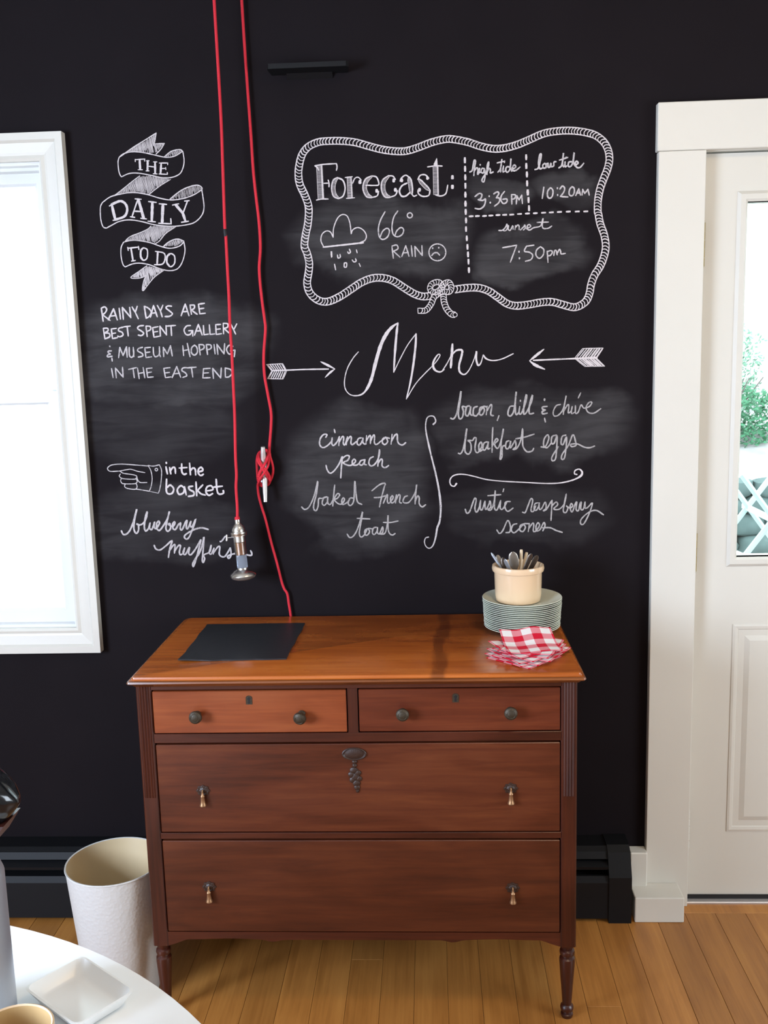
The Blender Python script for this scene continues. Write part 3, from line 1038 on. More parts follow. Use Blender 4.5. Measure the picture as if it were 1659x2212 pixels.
# cutlery
def flat_handle(pts, ws, th, name, m, cup=0.0):
    """pts: path; ws: half widths; flattened bar facing the room"""
    b = B()
    P = [Vector(p) for p in pts]
    rows = []
    for i, p in enumerate(P):
        t = (P[min(i + 1, len(P) - 1)] - P[max(i - 1, 0)]).normalized()
        s = t.cross(Vector((0, 1, 0))).normalized()
        n = s.cross(t).normalized()
        w = ws[i]
        k = min(th, w * 0.8 + 0.0004)
        rows.append([b.verts.new(p + s * w * math.cos(a) + n * (k * math.sin(a) + cup * w * math.cos(a) ** 2)) for a in [2 * PI * q / 12 for q in range(12)]])
    for p, q in zip(rows, rows[1:]):
        for i in range(12):
            b.faces.new((p[i], p[(i + 1) % 12], q[(i + 1) % 12], q[i]))
    b.faces.new(rows[0][::-1]); b.faces.new(rows[-1])
    return link(name, b, m, smooth=True)
def utensil(tip, low, kind, m, name, label, dy=0.0, wid=0.006, cat='cutlery', th=0.0016):
    a = U(tip[0], tip[1], CY + dy)
    c = U(low[0], low[1], CY + dy * 0.6)
    d = (a - c)
    # carry on down to the bottom of the crock
    t_end = (a.z - (CZ + 0.012)) / d.z
    e = a - d * t_end
    # keep the foot inside the crock
    off = Vector((e.x - CX, e.y - CY, 0))
    if off.length > 0.040:
        off = off.normalized() * 0.040
        e = Vector((CX + off.x, CY + off.y, e.z))
    pts, ws = [], []
    n = 26
    for i in range(n + 1):
        t = i / n
        pts.append(e.lerp(a, t))
        if kind == 'spoon':
            w = 0.003 + (wid - 0.003) * math.sqrt(max(0, 1 - ((t - 0.80) / 0.20) ** 2)) if t > 0.61 else 0.0035
        elif kind == 'stick':
            w = wid * (1 if t < 0.97 else 0.75)
        else:
            w = (0.0028 + (wid - 0.0028) * min(1, t * 1.15) ** 1.5)
            if t > 0.93:
                w *= math.sqrt(max(0.02, 1 - ((t - 0.93) / 0.075) ** 2))
        ws.append(max(w, 0.0006))
    o = flat_handle(pts, ws, th if kind != 'stick' else wid * 0.8, name, m)
    tag(o, label, cat, 'cutlery standing in the crock')
    return o
utensil((1061, 1194), (1082, 1226), 'fork', M['steel'], 'fork', 'thin bright fork leaning furthest left out of the crock', 0.018, 0.0032)
utensil((1074, 1199), (1084, 1231), 'fork', M['grey_metal'], 'table_knife', 'grey knife handle leaning left in the crock, beside the bright fork', 0.028, 0.0066)
utensil((1086, 1204), (1090, 1234), 'fork', M['dark_metal'], 'table_knife', 'short dark brown knife handle left of the wide grey spoon', 0.012, 0.0066)
utensil((1090, 1208), (1103, 1236), 'fork', M['steel'], 'teaspoon', 'silver teaspoon handle leaning across in front of the wide grey spoon', -0.030, 0.0046)
utensil((1107, 1192), (1113, 1232), 'spoon', M['grey_metal'], 'serving_spoon', 'wide dull grey spoon bowl standing up near the middle of the crock', -0.008, 0.0125)
utensil((1126, 1187), (1125, 1234), 'stick', M['ivory'], 'butter_knife', 'tallest ivory coloured straight handle in the crock', 0.006, 0.0042)
utensil((1138, 1193), (1128, 1234), 'stick', M['ivory'], 'butter_knife', 'shorter ivory coloured straight handle leaning right in the crock', 0.020, 0.0040)
utensil((1148, 1196), (1131, 1236), 'fork', M['dark_metal'], 'fork', 'dark handle leaning right in the crock, beside the ivory handles', -0.018, 0.0062)
utensil((1161, 1200), (1142, 1236), 'fork', M['dark_metal'], 'fork', 'dark shiny handle leaning furthest right out of the crock', -0.002, 0.0068)

# gingham napkins, fanned and rumpled
def napkin_mesh(i, dx, dy, rot):
    """sheet that drapes over the common shape of the pile"""
    b = B()
    n = 12
    s = 0.062
    ca, sa = math.cos(R(rot)), math.sin(R(rot))
    def h(u, v):
        x, y = u * s * ca - v * s * sa + dx, u * s * sa + v * s * ca + dy
        z = 0.0
        z += 0.006 * max(0, (-x - 0.02) / 0.07) ** 1.5 * (i / 9.0)
        z += 0.0022 * math.sin(46 * x + 12 * y) * (i / 9.0)
        z += 0.006 * max(0, (y + 0.01) / 0.07) ** 1.3 * (i / 9.0)
        if i == 9:
            z += 0.012 * max(0, (y - 0.005) / 0.07) ** 1.1 + 0.0015 * (1 + math.sin(90 * x)) * max(0, y / 0.07)
        return z
    lay = []
    for k in (0.0, 0.0013):
        lay.append([[b.verts.new(((-1 + 2 * p / n) * s, (-1 + 2 * q / n) * s, h(-1 + 2 * p / n, -1 + 2 * q / n) + k)) for q in range(n + 1)] for p in range(n + 1)])
    g0, g1 = lay
    for p in range(n):
        for q in range(n):
            b.faces.new((g1[p][q], g1[p + 1][q], g1[p + 1][q + 1], g1[p][q + 1]))
            b.faces.new((g0[p][q], g0[p][q + 1], g0[p + 1][q + 1], g0[p + 1][q]))
        for a in (0, n):
            b.faces.new((g0[p][a], g0[p + 1][a], g1[p + 1][a], g1[p][a]))
            b.faces.new((g0[a][p], g0[a][p + 1], g1[a][p + 1], g1[a][p]))
    return b
nx, ny = 0.2180, -0.395
NAP = [  # dx, dy, rotation, curl
    (-0.010, -0.016, 47, 0), (-0.014, -0.010, 38, 1), (0.000, -0.010, 54, 1), (-0.010, -0.004, 33, 1.5), (0.018, -0.004, 60, 1),
    (0.004, -0.004, 44, 1.5), (0.010, 0.002, 63, 1), (-0.006, 0.004, 30, 1.5), (0.010, 0.004, 70, 1), (0.006, 0.008, 6, 'top')]
NL = ['lowest red gingham paper napkin of the pile, resting on the dresser top', 'red gingham paper napkin second from the bottom of the pile', 'red gingham paper napkin third from the bottom of the pile',
      'red gingham paper napkin fourth from the bottom of the pile', 'red gingham napkin whose right corner sticks out furthest toward the dresser edge', 'red gingham napkin just above the one sticking out furthest right',
      'red gingham napkin fourth from the top of the pile', 'red gingham napkin third from the top of the pile', 'red gingham napkin directly under the curled one', 'topmost red gingham napkin, its back corner curled up']
for i, (dx, dy, rot, cu) in enumerate(NAP):
    b = napkin_mesh(i, dx, dy, rot)
    o = link('paper_napkin', b, M['gingham'], smooth=True, loc=(nx + dx, ny + dy, DT + 0.0006 + i * 0.0026))
    o.rotation_euler = (0, 0, R(rot))
    tag(o, NL[i], 'napkin', 'gingham napkins piled on the dresser')

# ---------------------------------------------------------------- pendant lamp on a red cord, tied off on a wall cleat
LY = -0.075
cpx = [(461.5, -25), (462.5, 0), (476.4, 235), (481, 352), (485.5, 488), (487.8, 511), (491.4, 583), (494.5, 640), (496.7, 700), (501.2, 772), (504.6, 845), (507, 900), (508.7, 985), (510.8, 1025), (509.8, 1053), (512.5, 1095), (512.6, 1122)]
lamp = tag(empty('pendant_lamp', tuple(U(512.6, 1122, LY))), 'bare bulb pendant lamp with nickel socket hanging on a long red cloth cord', 'lamp')
def lpart(name, bm, m, **k):
    o = link(name, bm, m, None, **k)
    o.parent = lamp
    o.matrix_parent_inverse = Matrix.Translation(-Vector(lamp.location))
    return o
path = [tuple(U(x, y, LY)) for x, y in cpx]
top = U(461.5, -25, LY)
path = [(top.x - 0.01, LY, CEIL - 0.03)] + path
c2 = [(521.5, -25), (522.2, 0), (528, 94), (535, 195), (542, 291), (547, 367), (552.8, 423), (559.5, 480), (562.5, 535), (560, 583), (565, 641), (571.5, 690), (573.4, 712), (569.7, 765), (571, 808), (578, 849), (585.4, 890), (585.4, 921), (582, 968)]
def CC(x, y, Y):   # cleat close-up coordinates
    return tuple(U(530 + x * 0.07235, 940 + y * 0.07233, Y))
p2 = [(U(521.5, -25, -0.012).x - 0.005, -0.03, CEIL - 0.03)] + [tuple(U(x, y, -0.012)) for x, y in c2]
wind = [(735, 620, -.020), (790, 800, -.024), (830, 1020, -.022), (800, 1230, -.018), (720, 1400, -.012), (590, 1500, -.008), (450, 1500, -.010), (375, 1330, -.018), (350, 1000, -.024), (345, 720, -.022),
        (400, 540, -.016), (520, 460, -.007), (640, 450, -.009), (690, 560, -.018), (640, 760, -.036), (510, 960, -.040), (410, 1150, -.034), (390, 1350, -.022), (480, 1490, -.010), (620, 1510, -.009), (720, 1420, -.014),
        (730, 1260, -.026), (640, 1080, -.040), (520, 920, -.042), (430, 780, -.034), (410, 620, -.020), (470, 500, -.010), (600, 440, -.008), (670, 520, -.014), (650, 700, -.030), (590, 850, -.043), (500, 1010, -.044), (430, 1180, -.036), (440, 1380, -.022),
        (560, 1480, -.010), (690, 1440, -.012), (700, 1300, -.022), (610, 1150, -.040), (470, 930, -.044), (380, 780, -.034), (365, 640, -.022), (430, 520, -.012), (560, 450, -.007), (660, 500, -.010), (700, 640, -.022), (680, 900, -.036), (560, 1130, -.043),
        (430, 1320, -.034), (375, 1480, -.018), (385, 1700, -.012), (420, 1900, -.010), (490, 2150, -.009)]
w3 = [CC(*a) for a in wind]
end = [tuple(U(x, y, -0.010)) for x, y in ((572.5, 1118), (580, 1148), (587, 1176), (598, 1215), (608, 1255), (614, 1272), (620.6, 1283), (624, 1305), (628, 1330))]
end += [(end[-1][0] + 0.003, -0.012, DT - 0.05), (end[-1][0] + 0.004, -0.014, 0.5)]
b = B()
tube(b, smooth_path(path, 5), 0.0038, 10)
sp = smooth_path(p2 + w3 + end, 6)
tube(b, sp, [0.0037 if i < len(p2) * 6 else 0.0034 for i in range(len(sp))], 10)
hk = smooth_path([path[0], (path[0][0] + 0.004, LY + 0.02, CEIL - 0.012), (path[0][0] + 0.03, LY + 0.02, CEIL - 0.02), (p2[0][0] - 0.01, -0.05, CEIL - 0.018), (p2[0][0], -0.04, CEIL - 0.012), p2[0]], 6)
tube(b, hk, 0.0037, 10)
lpart('cord', b, M['red'], smooth=True)
b = B()
tube(b, [tuple(U(485.6, 495, LY)), tuple(U(486.4, 502, LY)), tuple(U(487.2, 511, LY))], [0.0042, 0.0050, 0.0042], 12)
o = lpart('cord_clip', b, M['black'], smooth=True); o['label'] = 'small black sleeve on the cord'
# socket and bulb along a slightly leaning axis
A0 = U(512.6, 1122, LY)
A1 = U(526.5, 1249, LY)
ax = (A1 - A0)
AL = ax.length
def lat(name, prof, m, n=36):
    b = B()
    lathe(b, [(r * k, z * k) for r, z in prof], n)
    q = Vector((0, 0, 1)).rotation_difference(ax.normalized()).to_matrix().to_4x4()
    bmesh.ops.transform(b, matrix=Matrix.Translation(A0) @ q, verts=b.verts)
    return lpart(name, b, m, smooth=True)
k = AL / 0.135
lat('strain_relief', [(0, -0.006), (0.0052, -0.006), (0.0060, 0.001), (0, 0.001)], M['red'])
lat('socket_cap', [(0, 0), (0.0060, 0), (0.0062, 0.008), (0.0075, 0.010), (0.0105, 0.013), (0.0138, 0.018), (0.0150, 0.025), (0.0152, 0.027), (0.0182, 0.028), (0.0186, 0.030), (0.0182, 0.032), (0.0165, 0.0325), (0.0182, 0.034), (0.0180, 0.0365), (0.0140, 0.037), (0, 0.037)], M['chrome'])
lat('socket_shell', [(0, 0.036), (0.0135, 0.036), (0.0136, 0.050), (0.0142, 0.0505), (0.0136, 0.052), (0.0134, 0.078), (0.0128, 0.080), (0, 0.080)], M['chrome'])
lat('bulb', [(0, 0.079), (0.0118, 0.079), (0.0120, 0.108), (0.0118, 0.110), (0, 0.110)], M['bulb'])
lat('reflector', [(0, 0.110), (0.0118, 0.110), (0.0125, 0.1135), (0.0215, 0.1180), (0.0290, 0.1240), (0.0300, 0.127), (0, 0.127)], M['chrome'])
lat('lens', [(0, 0.1272), (0.0292, 0.1272), (0.0284, 0.130), (0.0262, 0.1335), (0.0190, 0.1370), (0, 0.139)], M['lens'])
s = A0 + ax.normalized() * 0.040 * k
b = B()
side = Vector((-1, -0.15, -0.03)).normalized()
tube(b, [tuple(s + side * 0.013), tuple(s + side * 0.033)], 0.0011, 8)
tip = s + side * 0.033
tube(b, [tuple(tip + Vector((0.001, 0, 0.0085))), tuple(tip + Vector((0, 0, 0.004))), tuple(tip), tuple(tip + Vector((0, 0, -0.004))), tuple(tip + Vector((-0.001, 0, -0.0085)))], [0.0022, 0.0030, 0.0020, 0.0030, 0.0022], 10)
lpart('turn_key', b, M['alu'], smooth=True)

cleat = tag(empty('wall_cleat', CC(560, 1150, 0)), 'grey metal cleat screwed to the wall with red cord wound on it', 'cleat')
def cpart(name, bm, m, **k):
    o = link(name, bm, m, None, **k)
    o.parent = cleat
    o.matrix_parent_inverse = Matrix.Translation(-Vector(cleat.location))
    return o
b = B()
ct = [CC(525, 350, -.036), CC(530, 500, -.033), CC(545, 760, -.026), CC(560, 1000, -.022), CC(572, 1200, -.022), CC(580, 1400, -.026), CC(590, 1700, -.033), CC(600, 1995, -.037)]
tube(b, smooth_path(ct, 5), [0.0046 + 0.0034 * math.sin(PI * min(0.97, 0.06 + 0.94 * i / 35)) ** 0.8 for i in range(36)], 14)
cpart('horn_bar', b, M['alu'], smooth=True)
b = B()
c0 = Vector(CC(560, 1150, 0))
box(b, c0.x - 0.0065, c0.x + 0.0065, -0.026, 0.0, c0.z - 0.022, c0.z + 0.022, 0.004, 2)
cpart('base', b, M['alu'])
for q in (1035, 1335):
    b = B()
    sc = Vector(CC(565, q, 0))
    lathe(b, [(0, 0.0), (0.0042, 0.0), (0.0042, 0.0022), (0.002, 0.0034), (0, 0.0036)], 14, (sc.x, -0.0285, sc.z), 'Y')
    cpart('screw', b, M['steel'], smooth=True)
for nm, pt in (('ceiling_hook', (path[0][0], LY, CEIL)), ('ceiling_hook', (p2[0][0], -0.03, CEIL))):
    b = B()
    tube(b, smooth_path([(0, 0, 0.0), (0, 0, -0.012), (0, 0.009, -0.020), (0, 0, -0.030), (0, -0.010, -0.022)], 6), 0.002, 8)
    tag(link(nm, b, M['steel'], loc=pt), 'small steel ceiling hook above the %s red cord' % ('left' if pt[1] < -0.05 else 'right'), 'hook', 'hooks for the lamp cord')

# small black ledge high on the wall
lz = U(650, 161, 0).z
la, lb = U(585, 163, -0.02).x, U(750, 150, -0.02).x
ld = tag(empty('wall_ledge', ((la + lb) / 2, 0, lz)), 'small black painted ledge high on the chalkboard wall', 'shelf')
b = B()
hw = (lb - la) / 2
prism(b, [(-hw, 0), (hw, 0), (hw + 0.006, -0.052), (hw, -0.060), (-hw, -0.060), (-hw - 0.004, -0.052)], 'Z', 0.0, 0.012)
link('shelf_board', b, M['black_metal'], ld)
b = B(); prism(b, [(0, 0.0), (-0.014, 0.0), (0, -0.012)], 'X', -hw * 0.6, hw * 0.6); link('cleat_strip', b, M['black_metal'], ld)

# ---------------------------------------------------------------- waste bin
b = B()
BH, BR0, BR1 = 0.35, 0.088, 0.1165
lathe(b, [(0, 0), (BR0 - 0.002, 0), (BR0, 0.003), (BR1, BH - 0.004), (BR1 + 0.0022, BH - 0.002), (BR1 + 0.0015, BH + 0.001), (BR1 - 0.002, BH)], 64)
binr = tag(empty('waste_bin', (-0.799, -0.400, 0.0)), 'white dimpled round waste bin between the round table and the dresser', 'bin')
link('shell', b, M['bin'], binr, smooth=True)
b = B()
lathe(b, [(BR1 - 0.002, BH), (BR1 - 0.0035, BH - 0.004), (BR0 - 0.004, 0.004), (0, 0.004)], 64)
o = link('lining', b, M['bin_in'], binr, smooth=True); o['label'] = 'cream inner wall of the bin'

# ---------------------------------------------------------------- round table and what stands on it
TX, TY, TR, TZ = -0.8443, -2.0155, 0.7414, 0.75
tb = tag(empty('round_table', (TX, TY, 0)), 'round white pedestal table in the lower left corner', 'table')
b = B()
lathe(b, [(0, TZ - 0.028), (TR - 0.03, TZ - 0.028), (TR - 0.012, TZ - 0.020), (TR - 0.001, TZ - 0.006), (TR, TZ - 0.003), (TR - 0.002, TZ), (0, TZ)], 128)
link('tabletop', b, M['white_gloss'], tb, smooth=True)
b = B()
lathe(b, [(0, 0.0), (0.26, 0.0), (0.265, 0.006), (0.22, 0.018), (0.10, 0.035), (0.05, 0.07), (0.034, 0.2), (0.030, 0.4), (0.045, 0.6), (0.10, 0.70), (0.16, TZ - 0.028), (0, TZ - 0.028)], 48)
link('pedestal', b, M['white_gloss'], tb, smooth=True)

# square dish
e1 = Vector((0.7955, -0.606, 0)); e1.normalize()
e2 = Vector((-0.606, -0.7955, 0)); e2.normalize()
c0 = Vector((-0.4870, -1.4075, 0))
S1, S2 = 0.122, 0.088
cen = c0 + e1 * S1 / 2 + e2 * S2 / 2
b = B()
def rr_loop(hx, hy, z, r=0.010):
    pts = []
    for sx, sy, a0 in ((1, 1, 0), (-1, 1, 90), (-1, -1, 180), (1, -1, 270)):
        for q in range(5):
            a = R(a0 + 22.5 * q)
            pts.append(b.verts.new((sx * (hx - r) + r * math.cos(a), sy * (hy - r) + r * math.sin(a), z)))
    return pts
hx, hy = S1 / 2, S2 / 2
ls = [rr_loop(hx - 0.014, hy - 0.014, 0.0), rr_loop(hx - 0.010, hy - 0.010, 0.003), rr_loop(hx - 0.001, hy - 0.001, 0.019), rr_loop(hx, hy, 0.0205), rr_loop(hx - 0.003, hy - 0.003, 0.021),
      rr_loop(hx - 0.013, hy - 0.013, 0.0065), rr_loop(hx - 0.018, hy - 0.018, 0.0045)]
for p, q in zip(ls, ls[1:]):
    n = len(p)
    for i in range(n):
        b.faces.new((p[i], p[(i + 1) % n], q[(i + 1) % n], q[i]))
b.faces.new(ls[0][::-1]); b.faces.new(ls[-1])
o = link('square_dish', b, M['china'], smooth=True, loc=(cen.x, cen.y, TZ + 0.0003))
o.rotation_euler = (0, 0, math.atan2(e1.y, e1.x))
tag(o, 'square white china dish with a raised rim on the round table', 'dish')

# mug
MX, MY = -0.4760, -1.6440
mug = tag(empty('mug', (MX, MY, TZ + 0.0003)), 'cream mug with tan inside at the bottom left corner of the picture', 'mug')
b = B()
lathe(b, [(0, 0.002), (0.030, 0.0), (0.036, 0.004), (0.0425, 0.03), (0.0445, 0.084), (0.0445, 0.0875), (0.0425, 0.0885), (0.0410, 0.087)], 48)
link('cup_body', b, M['cream'], mug, smooth=True)
b = B()
lathe(b, [(0.0410, 0.087), (0.0405, 0.083), (0.0385, 0.03), (0.032, 0.008), (0, 0.006)], 48)
o = link('cup_lining', b, M['mug'], mug, smooth=True); o['label'] = 'tan glazed inside'
b = B()
tube(b, smooth_path([(-0.043, 0, 0.070), (-0.066, 0, 0.066), (-0.070, 0, 0.045), (-0.060, 0, 0.027), (-0.041, 0, 0.024)], 5), 0.005, 10)
o = link('cup_handle', b, M['cream'], mug, smooth=True)
o.rotation_euler = (0, 0, R(20))

# airpot
AX, AY, AR = -0.6030, -1.549, 0.0800
ap = tag(empty('coffee_airpot', (AX, AY, TZ + 0.0003)), 'tall steel coffee airpot with glossy black pump head at the left edge', 'thermos')
def ppart(name, bm, m, **k):
    return link(name, bm, m, ap, **k)
b = B(); lathe(b, [(0, 0), (AR + 0.002, 0), (AR + 0.003, 0.006), (AR + 0.001, 0.012), (0, 0.012)], 48); ppart('base_ring', b, M['gloss_black'], smooth=True)
b = B(); lathe(b, [(0, 0.010), (AR, 0.010), (AR, 0.206), (AR - 0.002, 0.212), (AR - 0.006, 0.216), (0, 0.216)], 64); ppart('body', b, M['steel'], smooth=True)
b = B(); lathe(b, [(0, 0.214), (AR - 0.008, 0.214), (AR - 0.006, 0.222), (AR - 0.012, 0.250), (AR - 0.012, 0.275), (0, 0.275)], 48); ppart('collar', b, M['gloss_black'], smooth=True)
b = B()
secs = [(-0.078, 0.012, 0.300, 0.312), (-0.070, 0.045, 0.280, 0.340), (-0.045, 0.066, 0.270, 0.364), (0.0, 0.074, 0.266, 0.376), (0.035, 0.066, 0.268, 0.372), (0.055, 0.054, 0.272, 0.366), (0.075, 0.040, 0.277, 0.357), (0.092, 0.029, 0.285, 0.345), (0.105, 0.019, 0.296, 0.332), (0.1125, 0.009, 0.306, 0.319), (0.1145, 0.003, 0.310, 0.314)]
rows = []
n = 28
for s_, wy, za, zb in secs:
    row = []
    zc, hz = (za + zb) / 2, (zb - za) / 2
    for i in range(n):
        a = 2 * PI * i / n
        ca, sa = math.cos(a), math.sin(a)
        yy = wy * abs(ca) ** 0.8 * (1 if ca >= 0 else -1)
        zz = zc + hz * (abs(sa) ** 0.75) * (1 if sa >= 0 else -1)
        row.append(b.verts.new((s_, yy, zz)))
    rows.append(row)
for p, q in zip(rows, rows[1:]):
    for i in range(n):
        b.faces.new((p[i], p[(i + 1) % n], q[(i + 1) % n], q[i]))
b.faces.new(rows[0][::-1]); b.faces.new(rows[-1])
ppart('pump_head', b, M['gloss_black'], smooth=True)
b = B()
prism(b, [(-0.04, 0.262), (0.045, 0.258), (0.088, 0.268), (0.104, 0.292), (0.080, 0.290), (0.05, 0.282), (-0.04, 0.280)], 'Y', -0.024, 0.024)
ppart('spout_underside', b, M['red_plastic'])
b = B()
tube(b, smooth_path([(0.070, -0.034, 0.300), (0.078, -0.034, 0.305), (0.078, -0.033, 0.313), (0.070, -0.035, 0.317), (0.062, -0.038, 0.312), (0.062, -0.039, 0.304), (0.070, -0.036, 0.300)], 4), 0.0018, 6)
ppart('lid_catch', b, M['gloss_black'], smooth=True)
b = B()
lathe(b, [(0, 0.365), (0.030, 0.365), (0.030, 0.380), (0.026, 0.384), (0, 0.385)], 32); ppart('pump_button', b, M['gloss_black'], smooth=True)

# ---------------------------------------------------------------- garden seen through the door glass
b = B()
box(b, -14, 14, 0.3, 6.05, -0.5, -0.30)
g1 = structure(link('garden_ground', b, M['gravel']), 'pale gravel ground outside')
b = B()
N = 30
gr = [[b.verts.new((-8 + 20 * i / N, 6.30 + 12 * j / N, 0.36 + 0.16 * (12 * j / N) + 0.06 * math.sin(i * 1.3 + j) )) for j in range(N + 1)] for i in range(N + 1)]
for i in range(N):
    for j in range(N):
        b.faces.new((gr[i][j], gr[i + 1][j], gr[i + 1][j + 1], gr[i][j + 1]))
structure(link('garden_bank', b, M['mulch'], smooth=True), 'pale sloping bank above the stone wall')
# dry stone wall of separate stones
sw = tag(empty('stone_wall', (3.2, 6.2, -0.3)), 'low dry stone garden wall seen through the door glass', 'wall')
b = B(); box(b, -3.6, 3.6, 0.08, 0.30, 0.0, 0.60); link('wall_core', b, M['mulch'], sw)
rs = random.Random(9)
def stone_mesh(w, h, d, seed):
    b = B()
    bmesh.ops.create_icosphere(b, subdivisions=2, radius=1.0)
    rg = random.Random(seed)
    off = [rg.uniform(0, 6) for _ in range(4)]
    for v in b.verts:
        c = v.co
        f = [math.copysign(abs(q) ** 0.62, q) for q in c]
        j = 1 + 0.10 * math.sin(3 * c.x + off[0]) + 0.08 * math.sin(4 * c.z + off[1])
        v.co = Vector((f[0] * w / 2 * j, f[1] * d / 2, f[2] * h / 2 * j))
    return b
z = 0.0
row = 0
while z < 0.66:
    h = rs.uniform(0.13, 0.20)
    x = -1.9 + rs.uniform(0, 0.2)
    while x < 3.2:
        w = rs.uniform(0.26, 0.46)
        o = link('stone', stone_mesh(w + 0.01, h + 0.02, 0.30, rs.random()), M['stone'], sw, smooth=True)
        o.location = (x + w / 2, rs.uniform(-0.03, 0.03), z + h / 2)
        x += w
    z += h
    row += 1
# shrubs on the bank
def shrub(x, y, z, rx, rz, n, m, label, seed):
    s = tag(empty('garden_shrub', (x, y, z)), label, 'shrub', 'shrubs on the bank outside')
    rg = random.Random(seed)
    b = B()
    for i in range(n):
        a, r, h = rg.uniform(0, 2 * PI), rg.random() ** 0.5, rg.random()
        c = Vector((rx * r * math.cos(a), rx * 0.6 * r * math.sin(a), rz * h * (1 - 0.4 * r)))
        L = rg.uniform(0.035, 0.075)
        d = Vector((rg.uniform(-1, 1), rg.uniform(-1, 1), rg.uniform(-0.4, 1))).normalized()
        q = d.orthogonal().normalized() * L * 0.28
        v = [b.verts.new(c + t) for t in (Vector(), d * L * 0.5 + q, d * L, d * L * 0.5 - q)]
        b.faces.new(v)
    o = link('foliage', b, m, s)
    o['kind'] = 'stuff'
    b = B()
    for i in range(7):
        a = rg.uniform(0, 2 * PI)
        tube(b, [(0, 0, 0), (rx * 0.3 * math.cos(a), rx * 0.2 * math.sin(a), rz * 0.5), (rx * 0.7 * math.cos(a), rx * 0.4 * math.sin(a), rz * 0.9)], [0.02, 0.012, 0.005], 5)
    link('stems', b, M['bark'], s)
shrub(3.05, 7.7, 0.55, 0.55, 0.75, 2400, M['leaf'], 'dense green shrub just above the stone wall outside', 1)
shrub(4.3, 7.9, 0.6, 0.7, 1.0, 2200, M['leaf'], 'green shrub right of the one above the stone wall', 2)
shrub(3.25, 9.4, 0.8, 0.75, 1.35, 2200, M['leaf_pale'], 'taller pale green shrub further up the bank', 3)
shrub(5.4, 9.6, 0.9, 0.8, 1.6, 2000, M['leaf_pale'], 'pale green shrub at the far right up the bank', 4)
# crossed white wooden legs outside
xc = U(1643, 1110, 3.0)
zc = xc.z + 0.3
tr = tag(empty('trestle', (xc.x, 3.0, -0.3)), 'white painted wooden trestle with crossed legs outside the door', 'trestle')
for y in (-0.22, 0.22):
    for s_ in (-1, 1):
        b = B()
        yy = y + 0.018 * s_
        tube(b, [(-0.66 * s_, yy, 0.0), (0.19 * s_, yy, zc + 0.26)], 0.016, 6)
        link('leg', b, M['outdoor_white'], tr)
b = B(); box(b, -0.014, 0.014, -0.30, 0.30, zc - 0.014, zc + 0.014); link('cross_bar', b, M['outdoor_white'], tr)

